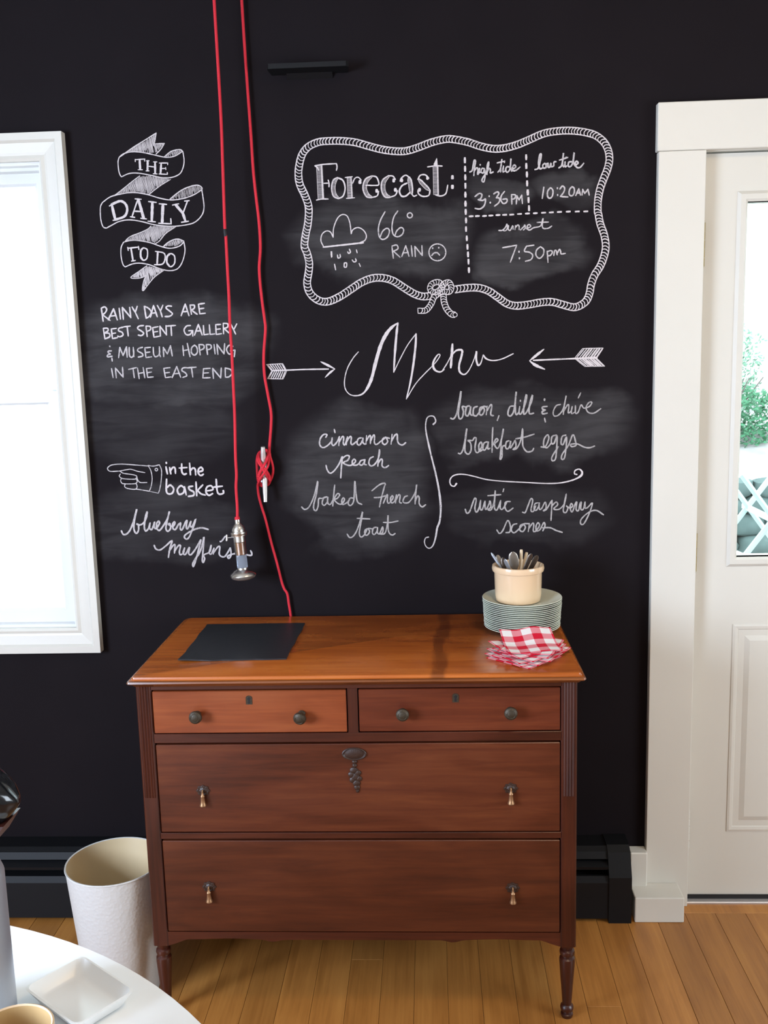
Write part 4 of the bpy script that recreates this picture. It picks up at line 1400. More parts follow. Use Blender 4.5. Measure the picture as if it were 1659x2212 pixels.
# ---------------------------------------------------------------- chalk drawings on the wall (flat marks, at their place on the wall)
CROPS = {'A': (190, 270, .24111), 'B': (190, 620, .24111), 'C': (190, 960, .2833), 'D': (620, 260, .22905), 'E': (980, 260, .22905),
         'F': (620, 440, .22905), 'G': (960, 440, .24111), 'H': (560, 680, .24111), 'I': (940, 680, .24111), 'J': (620, 880, .217),
         'K': (950, 820, .24111), 'P': (0, 0, 1.0)}
MPP = 0.00124          # metres per picture pixel on the wall
class Chalk:
    def __init__(s, seed=1):
        s.b = B()
        s.rg = random.Random(seed)
        s.n = 0
    def ribbon(s, pts):
        """pts: (x, z, width m)"""

        P = [Vector((p[0], p[1])) for p in pts]
        L, Rr = [], []
        for i, p in enumerate(P):
            t = P[min(i + 1, len(P) - 1)] - P[max(i - 1, 0)]
            if t.length < 1e-7:
                t = Vector((1, 0))
            t.normalize()
            nn = Vector((-t.y, t.x))
            w = pts[i][2] / 2 * s.rg.uniform(0.84, 1.12)
            if i == 0:
                q = p - t * w * 0.5
            elif i == len(P) - 1:
                q = p + t * w * 0.5
            else:
                q = p
            if i in (0, len(P) - 1):
                w *= 0.72
            s.n += 1
            y = -0.0005 - 1e-6 * (s.n % 1500)
            L.append(s.b.verts.new((q.x + nn.x * w, y, q.y + nn.y * w)))
            Rr.append(s.b.verts.new((q.x - nn.x * w, y, q.y - nn.y * w)))
        for i in range(len(P) - 1):
            s.b.faces.new((L[i], Rr[i], Rr[i + 1], L[i + 1]))
    def S(s, crop, w, text):
        """strokes 'x,y[,w] x,y ...' separated by ';'. leading L = straight lines, O = circle x,y,r, * = dot"""
        ox, oy, k = CROPS[crop]
        for st in text.split(';'):
            st = st.strip()
            if not st:
                continue
            kind = 'S'
            if st[0] in 'LO*':
                kind, st = st[0], st[1:].strip()
            pts = [tuple(float(a) for a in q.split(',')) for q in st.split()]
            if kind == 'O':
                cx, cy, r = pts[0]
                pts = [(cx + r * math.cos(2 * PI * i / 20), cy + r * math.sin(2 * PI * i / 20)) for i in range(21)]
                kind = 'L'
            if kind == '*':
                cx, cy = pts[0][:2]
                r = pts[0][2] if len(pts[0]) > 2 else w * 0.5 / k
                pts = [(cx, cy - r * 0.8, 2 * r * .8), (cx, cy - r * 0.4, 2 * r), (cx, cy + r * 0.4, 2 * r), (cx, cy + r * 0.8, 2 * r * .8)]
                kind = 'L'
            full = [(ox + p[0] * k, oy + p[1] * k, (p[2] * k if len(p) > 2 else w)) for p in pts]
            if kind == 'S' and len(full) > 2:
                full = smooth_path(full, 5)
            out = []
            for x, y, ww in full:
                v = U(x, y)
                out.append((v.x, v.z, ww * MPP * 0.9))
            # split long straight runs at corners so that the ribbon keeps its width
            if kind == 'L':
                for a, c in zip(out, out[1:]):
                    n = max(2, int(math.hypot(a[0] - c[0], a[1] - c[1]) / 0.006))
                    s.ribbon([tuple(a[q] + (c[q] - a[q]) * i / n for q in range(3)) for i in range(n + 1)])
            else:
                s.ribbon(out)
    def hatch(s, crop, poly, ang, gap, w, jit=0.4):
        ox, oy, k = CROPS[crop]
        P = [(ox + a * k, oy + c * k) for a, c in (tuple(float(v) for v in q.split(',')) for q in poly.split())]
        ca, sa = math.cos(R(ang)), math.sin(R(ang))
        Q = [(x * ca + y * sa, -x * sa + y * ca) for x, y in P]   # lines run along first axis
        v = min(q[1] for q in Q) + gap * 0.5
        vmax = max(q[1] for q in Q)
        while v < vmax:
            xs = []
            for (x0, y0), (x1, y1) in zip(Q, Q[1:] + Q[:1]):
                if (y0 <= v) != (y1 <= v):
                    xs.append(x0 + (v - y0) / (y1 - y0) * (x1 - x0))
            xs.sort()
            for a, c in zip(xs[::2], xs[1::2]):
                if c - a > 1.0:
                    d = (c - a)
                    a2 = a + s.rg.uniform(0, 0.10) * d
                    c2 = c - s.rg.uniform(0, 0.10) * d
                    if s.rg.random() < 0.12:
                        c2 = a2 + d * s.rg.uniform(0.4, 0.8)
                    e = s.rg.uniform(-jit, jit)
                    pp = []
                    for u in (0, 0.5, 1):
                        uu = a2 + (c2 - a2) * u
                        vv = v + e * (u - 0.5)
                        pt = U(uu * ca - vv * sa, uu * sa + vv * ca)
                        pp.append((pt.x, pt.z, w * MPP))
                    s.ribbon(pp)
            v += gap * s.rg.uniform(0.8, 1.25)
    def ladder(s, crop, text, width, wl=1.0, wr=2.6, gap=2.6, wrung=1.5, right=1):
        """letter stem: thin edge, heavy edge and rungs between. width in crop units"""
        ox, oy, k = CROPS[crop]
        pts = [tuple(float(a) for a in q.split(',')) for q in text.split()]
        full = smooth_path([(ox + a * k, oy + c * k) for a, c in pts], 8)
        hw = width * k / 2
        Ls, Rs = [], []
        for i, p in enumerate(full):
            q0, q1 = full[max(i - 1, 0)], full[min(i + 1, len(full) - 1)]
            tx, ty = q1[0] - q0[0], q1[1] - q0[1]
            l = math.hypot(tx, ty) or 1
            nx_, ny_ = -ty / l, tx / l
            e = min(i, len(full) - 1 - i) / (len(full) - 1)
            f = hw * (1 if len(pts) == 2 else min(1, 0.35 + 3.2 * e))
            Ls.append((p[0] + nx_ * f, p[1] + ny_ * f))
            Rs.append((p[0] - nx_ * f, p[1] - ny_ * f))
        def rib(ps, w):
            s.ribbon([(U(x, y).x, U(x, y).z, w * MPP) for x, y in ps])
        a, c = (Ls, Rs) if right > 0 else (Rs, Ls)
        rib(a, wl)
        rib([(q[0] + (p[0] - q[0]) * 0.18, q[1] + (p[1] - q[1]) * 0.18) for p, q in zip(a, c)], wr)
        # rungs
        dist = 0
        last = full[0]
        n = max(2, int(sum(math.hypot(u[0] - v[0], u[1] - v[1]) for u, v in zip(full, full[1:])) / gap))
        for i in range(n + 1):
            t = i / n * (len(full) - 1)
            j = min(int(t), len(full) - 2)
            u = t - j
            A_ = tuple(a[j][q] + (a[j + 1][q] - a[j][q]) * u for q in (0, 1))
            C_ = tuple(c[j][q] + (c[j + 1][q] - c[j][q]) * u for q in (0, 1))
            rib([A_, C_], wrung)
    def rope(s, pts, width=14.0, w_out=1.9, w_in=1.9, tick=1.7, gap=6.6, flip=1, closed=False):
        full = smooth_path(pts, 8)
        hw = width / 2
        def off(f):
            o = []
            for i, p in enumerate(full):
                q0, q1 = full[max(i - 1, 0)], full[min(i + 1, len(full) - 1)]
                tx, ty = q1[0] - q0[0], q1[1] - q0[1]
                l = math.hypot(tx, ty) or 1
                o.append((p[0] - ty / l * f, p[1] + tx / l * f))
            return o
        def rib(ps, w):
            s.ribbon([(U(x, y).x, U(x, y).z, w * MPP) for x, y in ps])
        A_, C_ = off(-hw), off(hw)
        rib(A_, w_out)
        rib(C_, w_in)
        acc = 0
        nxt = gap * 0.5
        for i in range(1, len(full)):
            l = math.hypot(full[i][0] - full[i - 1][0], full[i][1] - full[i - 1][1])
            while acc + l >= nxt:
                u = (nxt - acc) / max(l, 1e-6)
                tx, ty = (full[i][0] - full[i - 1][0]) / max(l, 1e-6), (full[i][1] - full[i - 1][1]) / max(l, 1e-6)
                cx, cy = full[i - 1][0] + tx * l * u, full[i - 1][1] + ty * l * u
                nx_, ny_ = -ty, tx
                c = []
                for q in range(6):
                    v = -1 + 2 * q / 5
                    bow = (1 - v * v) * hw * 0.55 * flip + v * hw * 0.22
                    c.append((cx + nx_ * v * hw - tx * bow, cy + ny_ * v * hw - ty * bow))
                rib(c, tick * s.rg.uniform(0.8, 1.3))
                nxt += gap * s.rg.uniform(0.85, 1.15)
            acc += l
    def done(s, name, label, m='chalk'):
        for f in s.b.faces:
            if f.normal.y > 0:
                f.normal_flip()
        s.b.normal_update()
        o = link(name, s.b, M[m], wall_back)
        o['label'] = label
        return o

# --- banner: THE DAILY TO DO
c = Chalk(1)
c.S('A', 2.4, '280,290 320,258 400,240 500,248 600,270 700,290 780,278 850,235; 280,290 270,330 275,400 285,440 300,465; 300,465 370,435 450,432 560,450 660,472 750,470 820,440 850,390 862,320 850,235; 285,288 400,205 520,130 612,72; L 612,72 595,170 685,165; 685,165 655,215 610,262; 685,285 740,240 800,222 835,224 850,240')
c.S('A', 2.0, '465,455 380,520 300,585 235,635; 740,488 640,550 548,622; 565,905 540,930 480,960 380,1000 335,1040; 790,910 700,970 640,1040 600,1065')
c.S('A', 2.5, '130,695 200,645 290,620 400,605 520,620 640,655 740,672 850,660 950,625 1020,580; 130,695 112,740 115,840 135,910 165,925; 165,925 220,895 280,865 370,850 480,865 600,895 750,908 880,895 960,870 1020,810 1040,740 1030,640 1020,580; 735,665 830,590 920,550 985,540 1020,560 1022,582')
c.S('A', 2.5, '320,1050 380,1035 450,1035 560,1055 660,1090 740,1105 820,1085 862,1045; 320,1050 298,1100 298,1180 315,1250 335,1272; 335,1272 400,1245 470,1238 560,1255 650,1290 730,1305 800,1290 845,1230 870,1130 860,1045; 675,1090 730,1045 800,1022 860,1040')
c.S('A', 2.0, '530,1260 460,1310 385,1365 430,1375 480,1368 520,1350; 520,1350 500,1400 488,1470 500,1482 540,1430 600,1360 690,1295')
for poly, g_, w_ in (('340,245 470,165 608,80 595,170 680,168 610,262 500,248 400,240', 1.75, 1.15), ('690,285 740,242 800,224 848,232 790,276', 2.0, 1.0), ('465,455 560,452 660,474 735,488 640,550 548,622 440,605 300,612 250,625', 1.8, 1.15),
                    ('740,665 830,590 920,552 990,542 1020,570 950,622 850,658', 2.6, 1.15), ('565,905 600,897 700,906 790,910 700,970 600,1060 520,1045 400,1035 340,1040 400,995 500,955', 1.75, 1.15),
                    ('685,1088 735,1045 800,1024 858,1040 800,1085', 1.9, 1.1), ('530,1262 600,1272 690,1295 600,1360 540,1430 500,1480 490,1465 515,1360 440,1370 400,1362 460,1310', 1.6, 1.3)):
    c.hatch('A', poly, 78, g_, w_)
c.S('A', 2.6, 'L 424,312 512,306; L 450,402 490,402; L 425,308 426,330; L 510,305 510,326; L 524,322 550,322; L 522,412 550,412; L 588,332 620,332; L 586,438 622,440; L 535,370 604,378; L 640,342 718,342; L 716,342 716,358; L 652,392 700,390; L 698,380 700,402; L 638,440 714,443; L 712,425 714,443')
c.S('A', 5.0, 'L 465,312 470,400; L 537,322 536,412; L 603,334 604,438; L 658,345 652,440')
c.S('A', 6.8, 'L 218,724 245,850; L 452,668 500,836; L 578,690 572,860; L 672,710 665,882; L 786,715 850,790; L 850,790 874,862')
c.S('A', 5.5, '212,712 290,682 338,710 352,765 325,820 242,850')
c.S('A', 3.4, 'L 445,672 396,820; L 412,772 482,776; L 893,680 852,790; L 192,726 236,704; L 380,822 420,828; L 474,836 526,842; L 422,662 478,666; L 543,686 612,694; L 538,862 606,868; L 638,706 706,712; L 633,880 748,886; L 742,838 746,886; L 758,718 814,706; L 866,682 908,678; L 838,872 902,862; L 225,855 262,848')
c.S('A', 4.6, 'L 386,1105 404,1214; L 626,1135 620,1248')
c.S('A', 3.2, 'L 356,1105 456,1094; L 357,1096 362,1126; L 452,1086 457,1116; L 390,1220 426,1214; 500,1100 476,1120 474,1185 500,1212 530,1190 532,1120 500,1100; 604,1132 680,1148 692,1195 668,1246 594,1252; 745,1150 712,1175 708,1235 740,1270 776,1240 776,1175 745,1150')
c.S('A', 4.6, '490,1105 474,1130 474,1180 490,1208; 735,1154 710,1180 708,1232 730,1265')
c.done('chalk_banner', 'white chalk ribbon banner reading THE DAILY TO DO')

# --- block capitals
c = Chalk(2)
c.S('B', 3.7, 'L 120,190 137,308; 120,190 150,178 168,200 155,230 130,248; L 130,248 200,300; L 182,295 230,195 264,295; L 195,262 252,255; L 280,190 292,288; L 318,290 308,182 385,275 374,182; L 395,178 425,228; L 442,172 425,228 452,285; L 505,172 522,280; 505,172 545,192 568,225 550,262 522,280; L 560,272 588,165 622,268; L 572,235 614,230; L 622,165 650,215; L 672,162 650,215 666,268; 750,172 716,170 700,188 732,215 757,240 732,262 690,265; L 835,258 872,152 906,258; L 850,222 892,218; L 915,162 928,245; 915,162 952,164 952,190 925,208; L 930,208 980,245; L 1045,146 990,154 1003,240 1052,235; L 996,196 1040,190')
c.S('B', 3.5, 'L 138,370 153,465; 138,370 175,370 180,392 150,412; 150,412 190,416 195,445 153,465; L 256,370 210,376 220,462 266,454; L 213,418 250,412; 315,360 280,370 275,392 305,405 315,430 288,445 265,440; L 320,357 380,350; L 352,355 362,440; 500,345 460,350 446,372 480,395 500,415 480,435 450,430; L 520,350 532,445; 520,350 558,354 560,382 525,400; L 630,355 580,365 592,450 642,440; L 585,405 626,398; L 650,440 645,350 705,430 700,345; L 705,350 786,344; L 745,350 750,435; 920,345 885,350 862,385 880,425 915,425 935,395; L 902,392 940,390 940,440; L 955,432 990,335 1024,430; L 965,395 1014,392; L 1035,345 1040,428 1080,422; L 1088,338 1095,425 1136,420; L 1190,335 1145,338 1150,425 1198,418; L 1148,380 1186,375; L 1212,325 1216,420; 1212,325 1252,330 1250,360 1215,372; L 1220,372 1268,415; L 1284,338 1306,384; L 1334,330 1306,384 1324,422')
c.done('chalk_note', 'chalk capitals RAINY DAYS ARE BEST SPENT GALLERY')
c = Chalk(3)
c.S('B', 3.4, '212,572 182,575 185,592 202,600 180,607 176,626 218,620; L 195,528 197,536; L 215,636 218,664; L 275,635 286,540 315,615 346,535 352,630; 370,540 372,610 390,630 410,608 406,540; L 408,598 412,625; 490,540 456,550 446,572 485,595 490,618 450,628; L 562,540 510,545 520,632 572,625; L 515,588 556,582; 585,540 590,605 610,625 640,600 640,535; L 640,598 650,625; L 680,625 675,540 712,600 740,525 756,618; L 850,525 858,615; L 890,505 915,625; L 855,570 906,560; 955,520 930,545 928,588 955,610 980,585 976,542 955,520; L 995,515 1006,608; 995,515 1036,520 1038,550 1000,568; L 1060,515 1072,605; 1060,515 1100,520 1102,550 1065,565; L 1130,515 1140,600; L 1165,605 1155,512 1220,600 1225,506; 1300,532 1265,522 1242,560 1265,600 1300,590; L 1275,572 1318,565 1311,625')
c.S('B', 3.3, 'L 212,730 226,812; L 255,815 246,725 316,808 310,718; L 365,738 435,722; L 405,732 416,812; L 445,725 460,822; L 495,720 510,815; L 450,775 506,765; L 576,725 525,730 536,810 586,805; L 530,768 570,762; L 736,722 680,728 695,812 746,805; L 685,770 732,765; L 755,812 796,712 832,810; L 770,778 824,772; 885,722 852,726 842,748 875,770 885,795 850,810; L 885,725 970,718; L 928,722 940,808; L 1096,728 1036,732 1030,815 1096,812; L 1032,772 1082,768; L 1125,820 1118,728 1190,815 1195,725; L 1230,725 1232,808; 1230,725 1278,740 1290,775 1264,804 1232,808')
c.done('chalk_note', 'chalk capitals & MUSEUM HOPPING IN THE EAST END', 'chalk_soft')

# --- pointing hand, in the basket, blueberry muffins
c = Chalk(4)
c.S('C', 2.3, '465,165 380,158 260,150 190,155 158,170 150,188 172,205 240,203; 240,203 300,192 330,190 380,205 435,215; 245,203 260,215 280,222 340,230 370,240 370,255 350,265 265,260 240,242 248,225; 262,258 250,270 255,290 275,300 350,300 372,292 375,275 365,262; 285,302 280,320 300,335 358,342 375,325 370,300; 372,240 380,270 400,290 450,290; 360,340 400,345 470,357; 458,160 480,200 490,260 482,320 468,357; 458,160 500,165 545,155; 545,155 562,200 558,280 548,340 537,372; 470,357 537,372; O 522,192,10')
c.done('chalk_hand', 'chalk drawing of a pointing hand with a buttoned cuff', 'chalk_soft')
c = Chalk(5)
c.S('C', 4.4, 'L 595,170 606,225; L 597,136 599,146; L 623,175 632,225; 630,200 648,175 664,182 668,222; 715,148 716,205 732,228 752,222; L 695,180 756,176; L 775,143 782,232; 781,202 800,180 818,190 822,234; 842,210 876,198 865,175 844,188 842,218 860,237 882,226; 600,264 598,350 612,376 642,372 654,338 628,310 602,330; 735,332 708,315 682,345 695,380 728,368 738,328; L 736,322 750,386; 800,318 770,324 776,345 806,362 806,388 765,396; L 824,285 830,392; L 876,308 836,350; 836,350 862,376 896,386; 902,355 952,344 940,315 908,325 900,362 922,388 952,374; 978,265 985,350 1000,378 1032,372 1032,350; L 955,326 1026,318')
c.done('chalk_words', 'chalk printed words in the basket')
c = Chalk(6)
c.S('C', 4.2, '255,658 268,684 290,685 320,655 350,580 372,493 352,600 352,650 368,678 386,655 384,612 370,606 395,614 425,598 445,560 452,513 438,560 430,625 440,660 462,640 474,598; 474,598 470,635 484,650 500,622 508,590 506,625 518,642 545,605 540,585 525,602 526,640 546,655 575,620 605,570 622,510 605,580 595,640 610,662 630,640 626,605 614,610 648,625 664,600 658,590 646,610 650,642 668,648 690,612 708,598; 708,598 704,640 718,650 745,592 756,582 750,630 762,640 786,586; 786,586 780,620 796,625 822,568 800,640 770,710 746,720 736,700 762,675 820,645 870,636 918,648')
c.S('C', 4.0, '505,768 518,795 550,804 592,775 642,733 626,790 614,862; 618,815 650,770 664,768 660,830; 662,812 690,772 706,772 698,820 706,840 728,826 738,788; 738,788 726,825 742,840 764,802 776,785 768,828 786,840 822,795 852,742 862,728 850,780 826,870 806,930 800,908 822,868 850,828 872,765 885,705 880,790 872,880 880,900 890,870 884,842 928,820 940,768; 940,768 926,822 940,836 962,790; 962,790 956,836; 958,826 990,782 1006,782 1002,836 1024,856 1048,850 1080,800 1086,790 1092,842 1076,868 1066,852 1110,834 1170,832 1238,846 1250,832 1240,808; 1048,700 1020,736 1008,740')
c.done('chalk_words', 'chalk handwriting blueberry muffins', 'chalk_soft')

# --- forecast rope frame
c = Chalk(7)
fr = [(931.5,639),(913,640.4),(894.8,634.7),(871.9,621),(849,606.7),(826,600.3),(803,601.5),(780,610.6),(757.4,625.5),(734.5,640.4),(711.6,650.7),(693.3,650.7),(677.3,641.6),(667,627.8),(663.5,609.5),(667,586.6),(668,568),(663.5,547.6),(657.8,531.6),(660,508.7),(664.7,485.8),(667,463),(666,443),(657.8,420),(647.5,397.4),(644.7,374.5),(647.5,351.6),(654.4,331),(668,316),(688.7,307),(711.6,304.7),(739,304.7),(766.6,307.6),(794,315),(821.6,322.3),(849,326.4),(876.5,326.4),(904,318.4),(931.5,308),(959,301.2),(977.3,300.8),(1009.8,307),(1037.3,316),(1064.8,321.4),(1090,320),(1117.4,312.7),(1145,301.2),(1174.7,288.6),(1204.5,283.4),(1232,282.4),(1259.4,285.2),(1284.6,292),(1303,305.8),(1313.3,324),(1316.3,344.8),(1312,365.4),(1304,386),(1296,409),(1291.5,434),(1291,457),(1292.7,464),(1296.4,483.4),(1304.8,507.5),(1308.4,531.6),(1304.8,553.3),(1296.4,575),(1284.3,594.3),(1277,613.6),(1273.5,633),(1266.2,649.8),(1251.8,660.6),(1237.3,663.7),(1215.6,658.2),(1191.5,652.2),(1167.4,653.4),(1140.8,658.2),(1114.3,660.6),(1095,655.8),(1075.7,642.5),(1056.4,629.3),(1034.7,622),(1008.2,622),(982,625.5)]
c.rope(fr, 14.5, 2.3, 2.3, 1.8, 7.0)
F = lambda x, y: (620 + x * .22905, 440 + y * .22905)
c.rope([F(1470, 790), F(1440, 745), F(1400, 742), F(1360, 765), F(1350, 810), F(1385, 835), F(1425, 825), F(1460, 790), F(1490, 750), F(1530, 745), F(1550, 790), F(1530, 830), F(1480, 830), F(1430, 845)], 11, 1.7, 1.7, 1.4, 5)
c.rope([F(1425, 850), F(1385, 885), F(1360, 945), F(1310, 1005), F(1240, 1010)], 11, 1.8, 1.8, 1.5, 6)
c.rope([F(1475, 850), F(1480, 920), F(1505, 990), F(1550, 1040), F(1585, 1048)], 12, 1.8, 1.8, 1.5, 6)
c.S('F', 1.8, 'L 1234,985 1236,1035; O 1585,1048,20')
c.done('chalk_rope_frame', 'chalk drawing of a knotted rope frame around the forecast')

# --- Forecast:
c = Chalk(8)
c.ladder('D', '306,430 322,742', 58, 1.1, 4.2, 2.5, 1.2, 1)
c.S('D', 3.0, '262,428 340,416 466,408; 466,408 472,440 466,472; L 345,594 398,592; 388,562 396,590 396,628; 278,752 330,742 388,742; 262,428 285,445 300,470')
c.ladder('D', '478,542 446,575 434,640 448,705 488,736', 40, 1.0, 2.2, 2.3, 1.2, -1)
c.S('D', 3.4, '476,540 528,568 548,640 530,712 488,738')
c.ladder('D', '588,536 598,732', 46, 1.0, 3.2, 2.3, 1.2, 1)
c.S('D', 2.6, 'L 548,540 616,532; L 560,736 638,730; 618,595 640,548 672,538 702,565; * 688,582,16')
c.ladder('D', '800,528 748,568 730,640 756,706 800,726', 42, 1.0, 2.4, 2.3, 1.2, -1)
c.S('D', 3.0, '800,524 846,538 866,605 820,614 745,612; 800,728 850,712 864,668; * 846,664,15')
c.ladder('D', '962,524 912,575 904,648 928,708 972,724', 42, 1.0, 2.4, 2.3, 1.2, -1)
c.S('D', 3.0, '960,523 1000,528 1022,560; * 1006,568,15; 972,726 1022,705 1042,662; * 1022,656,15')
c.S('D', 3.8, '1132,592 1084,618 1060,668 1080,714 1120,714 1160,680')
c.ladder('D', '1150,536 1165,600 1176,694', 40, 1.0, 2.8, 2.3, 1.2, 1)
c.S('D', 3.0, '1160,545 1120,518 1080,544 1066,575; * 1082,566,14; 1176,694 1196,716 1224,706')
c.S('D', 3.2, '1338,548 1302,514 1256,520 1234,560; * 1324,545,13; 1350,660 1336,708 1282,718 1240,692 1236,656; * 1250,656,15')
c.ladder('D', '1242,556 1290,608 1346,662', 36, 1.0, 2.6, 2.3, 1.2, 1)
c.ladder('D', '1402,432 1408,700', 52, 1.0, 3.6, 2.5, 1.2, 1)
c.S('D', 3.0, '1412,360,8 1408,385,22 1400,425,50; 1325,440 1400,430 1465,432; 1400,704 1450,714 1498,690 1516,610; * 1560,536,16; * 1560,628,16')
c.done('chalk_title', 'large chalk serif word Forecast with hatched stems')

c = Chalk(9)
c.S('F', 2.5, '345,405 320,350 330,290 370,258 410,268 435,318; 435,318 440,230 475,140 520,103 565,115 590,170 600,230 605,285; 605,285 622,245 670,225 720,250 748,300 735,345 690,366')
c.S('F', 3.8, 'L 340,410 722,368')
c.S('F', 2.8, 'L 415,452 420,506; L 422,452 424,500; 475,482 482,512 502,505 500,478; 572,452 580,468 598,458 588,428; L 654,434 662,465; 615,530 630,549 652,542 646,518; 540,560 540,596 560,596 562,560 540,560; L 448,570 459,625; L 680,564 692,592')
c.done('chalk_cloud', 'chalk drawing of a rain cloud with falling drops')
c = Chalk(10)
c.S('F', 3.0, '925,75 884,150 862,230 870,310 905,338 950,310 966,255 942,232 902,260 878,315; 1045,68 1006,130 990,220 1002,290 1042,312 1086,290 1100,245 1074,225 1036,255 1018,300; O 1158,110,24; O 1418,459,80; * 1374,420,7; * 1431,416,7; 1364,490 1385,467 1415,462 1440,486; L 990,408 1003,515; 990,400 1034,390 1046,425 1000,450; L 1006,450 1067,506; L 1082,500 1120,395 1150,496; L 1096,465 1146,460; L 1172,395 1182,496; L 1210,500 1205,402 1276,490 1272,395')
c.done('chalk_words', 'chalk writing 66 degrees RAIN with a sad face', 'chalk_soft')

# --- dashed dividers, tides, sunset
c = Chalk(11)
for x, y in ((105, 376), (107, 457), (109, 537), (110, 618), (110, 700), (111, 785), (113, 864), (116, 944), (683, 348), (684, 430), (690, 510), (692, 595), (698, 680), (705, 752), (710, 828)):
    c.S('E', 5.4, 'L %d,%d %d,%d' % (x, y - 22, x + 1, y + 22))
for i, (x, y) in enumerate(((165, 905), (225, 903), (290, 902), (352, 898), (418, 893), (480, 891), (548, 889), (620, 883), (695, 879), (770, 876), (848, 871), (920, 868), (997, 864), (1080, 861), (1165, 860), (1245, 859))):
    c.S('E', 4.4, 'L %d,%d %d,%d' % (x - 18, y + 1, x + 18, y - 1))
for x, y in ((193, 228), (200, 310), (206, 387), (211, 455), (215, 520), (219, 596)):
    c.S('G', 5.2, 'L %d,%d %d,%d' % (x, y - 20, x + 1, y + 20))
c.done('chalk_dashes', 'chalk dashed lines dividing the forecast box')
c = Chalk(12)
c.S('E', 3.4, '150,488 175,470 192,382 206,386 196,450 190,522; 194,480 215,448 228,460 226,510 244,486; 244,452 240,490 256,488; * 250,420,7; 290,455 266,455 258,488 280,495 292,460 295,530 285,578 266,570 276,540 306,498; 306,498 326,440 330,392 316,430 314,512; 317,480 336,455 346,466 346,496 375,486; 415,490 440,458 455,365 445,440 442,488; L 410,402 482,384; 470,430 464,484 482,480; * 478,394,7; 526,440 500,440 490,470 506,490 530,458 540,360 536,440 548,482; 550,465 586,440 570,420 555,448 560,475 590,470 626,440')
c.S('E', 3.6, '765,465 800,445 826,330 812,326 800,400 812,455 836,450; 862,405 840,422 846,450 870,444 872,412 888,410; 890,402 890,440 906,440 916,405 920,436 942,430 946,395 966,390; 990,450 1020,420 1036,308 1026,400 1036,440; L 996,376 1076,350; 1050,390 1050,436 1066,430; * 1060,350,7; 1112,390 1086,395 1080,430 1100,436 1122,400 1136,303 1130,390 1142,430; 1145,425 1172,405 1160,385 1146,405 1156,440 1190,445 1226,405')
c.done('chalk_words', 'chalk headings high tide and low tide', 'chalk_soft')
c = Chalk(13)
c.S('E', 3.4, '200,720 240,690 266,700 256,735 230,750; 236,750 276,755 300,742 290,800 250,835 200,830; * 335,715,8; * 345,776,8; 375,695 410,675 426,690 405,726; 400,730 432,736 426,775 385,810; 480,670 450,710 446,755 470,785 500,770 500,742 462,745; L 545,700 549,792; 545,700 582,705 576,735 548,746; L 590,790 596,710 616,752 642,705 648,786; L 850,630 835,738; 906,640 886,670 885,715 905,735 930,714 936,665 920,640 906,640; * 978,640,8; * 980,704,8; 1000,650 1025,620 1046,640 1036,680 1005,718; L 1005,719 1078,723; 1116,625 1092,655 1090,700 1115,712 1136,685 1136,642 1116,625; L 1150,710 1180,645 1196,706; L 1160,686 1192,686; L 1210,706 1216,650 1236,690 1266,650 1278,706')
c.done('chalk_times', 'chalk times 3:36PM and 10:20AM', 'chalk_soft')
c = Chalk(14)
c.S('G', 2.9, '485,240 520,238 548,210 560,183 564,220 545,243 525,238; 575,195 572,230 590,238 612,198 615,232; 636,195 632,234; 635,216 655,192 668,200 669,234; 680,236 712,205 720,190 724,220 706,236; 735,225 772,205 762,188 745,195 742,225 765,236 800,215 860,200 880,140 886,135; 885,138 876,200 890,222 930,220 962,200; L 830,168 932,165')
c.S('G', 3.1, 'L 520,395 648,372 590,525; * 668,430,8; * 672,490,8; L 802,372 735,381; 735,381 716,425 760,435 790,460 776,500 725,516; 860,385 826,415 820,460 850,490 884,460 890,412 860,385; L 920,425 928,526; 920,430 956,420 966,440 946,465 925,465; 980,466 986,425 1000,420 1010,460; 1012,442 1030,410 1040,425 1046,450 1084,445')
c.done('chalk_words', 'chalk handwriting sunset 7:50pm', 'chalk_soft')

# --- Menu and arrows
c = Chalk(15)
c.S('H', 3, '888,332,10 840,390,10 790,480,10 765,580,10 770,660,10 810,712,10 870,725,12 930,705,16 975,645,26 1010,560,32 1045,420,34 1090,270,34 1140,170,34 1190,110,26 1243,72,10; 1243,72,14 1232,150,22 1215,350,22 1205,515,12; 1205,515,9 1260,400,10 1330,270,9 1405,170,10; 1405,170,16 1400,280,22 1380,450,20 1355,600,18 1318,755,10; 1318,755,9 1400,620,10 1480,530,10 1560,450,9 1600,400,9 1620,362,9 1602,356,11 1570,400,16 1556,450,22 1575,495,20 1620,512,14 1659,490,10')
c.S('I', 3, '60,508,12 110,430,10 150,350,9; 155,262,20 150,340,24 140,475,22; 150,360,10 190,320,18 240,318,20 236,370,20 215,450,20 220,510,18 260,535,14 300,500,10 340,420,9 370,330,9; 370,330,20 368,400,18 385,452,18 410,430,12 430,360,9; 430,360,16 460,395,16 520,410,12 600,395,11 700,348,12')
c.done('chalk_title', 'large chalk script word Menu')
c = Chalk(16)
c.S('H', 3, '118,500,16 250,496,14 400,490,14 620,486,14; 550,420,8 610,450,24 678,485,8; 678,485,8 632,520,20 590,562,6')
c.S('H', 2.0, 'L 65,445 210,438 240,492 112,502 65,445; L 112,504 75,572 214,575 245,505')
for i in range(7):
    t = 0.06 + i * 0.145
    c.S('H', 2.4, 'L %f,%f %f,%f' % (65 + 145 * t, 445 - 7 * t, 112 + 128 * t, 500 - 8 * t))
    c.S('H', 2.4, 'L %f,%f %f,%f' % (112 + 130 * t, 505, 75 + 139 * t, 572 + 3 * t))
c.done('chalk_arrow', 'chalk feathered arrow pointing right at the word Menu')
c = Chalk(17)
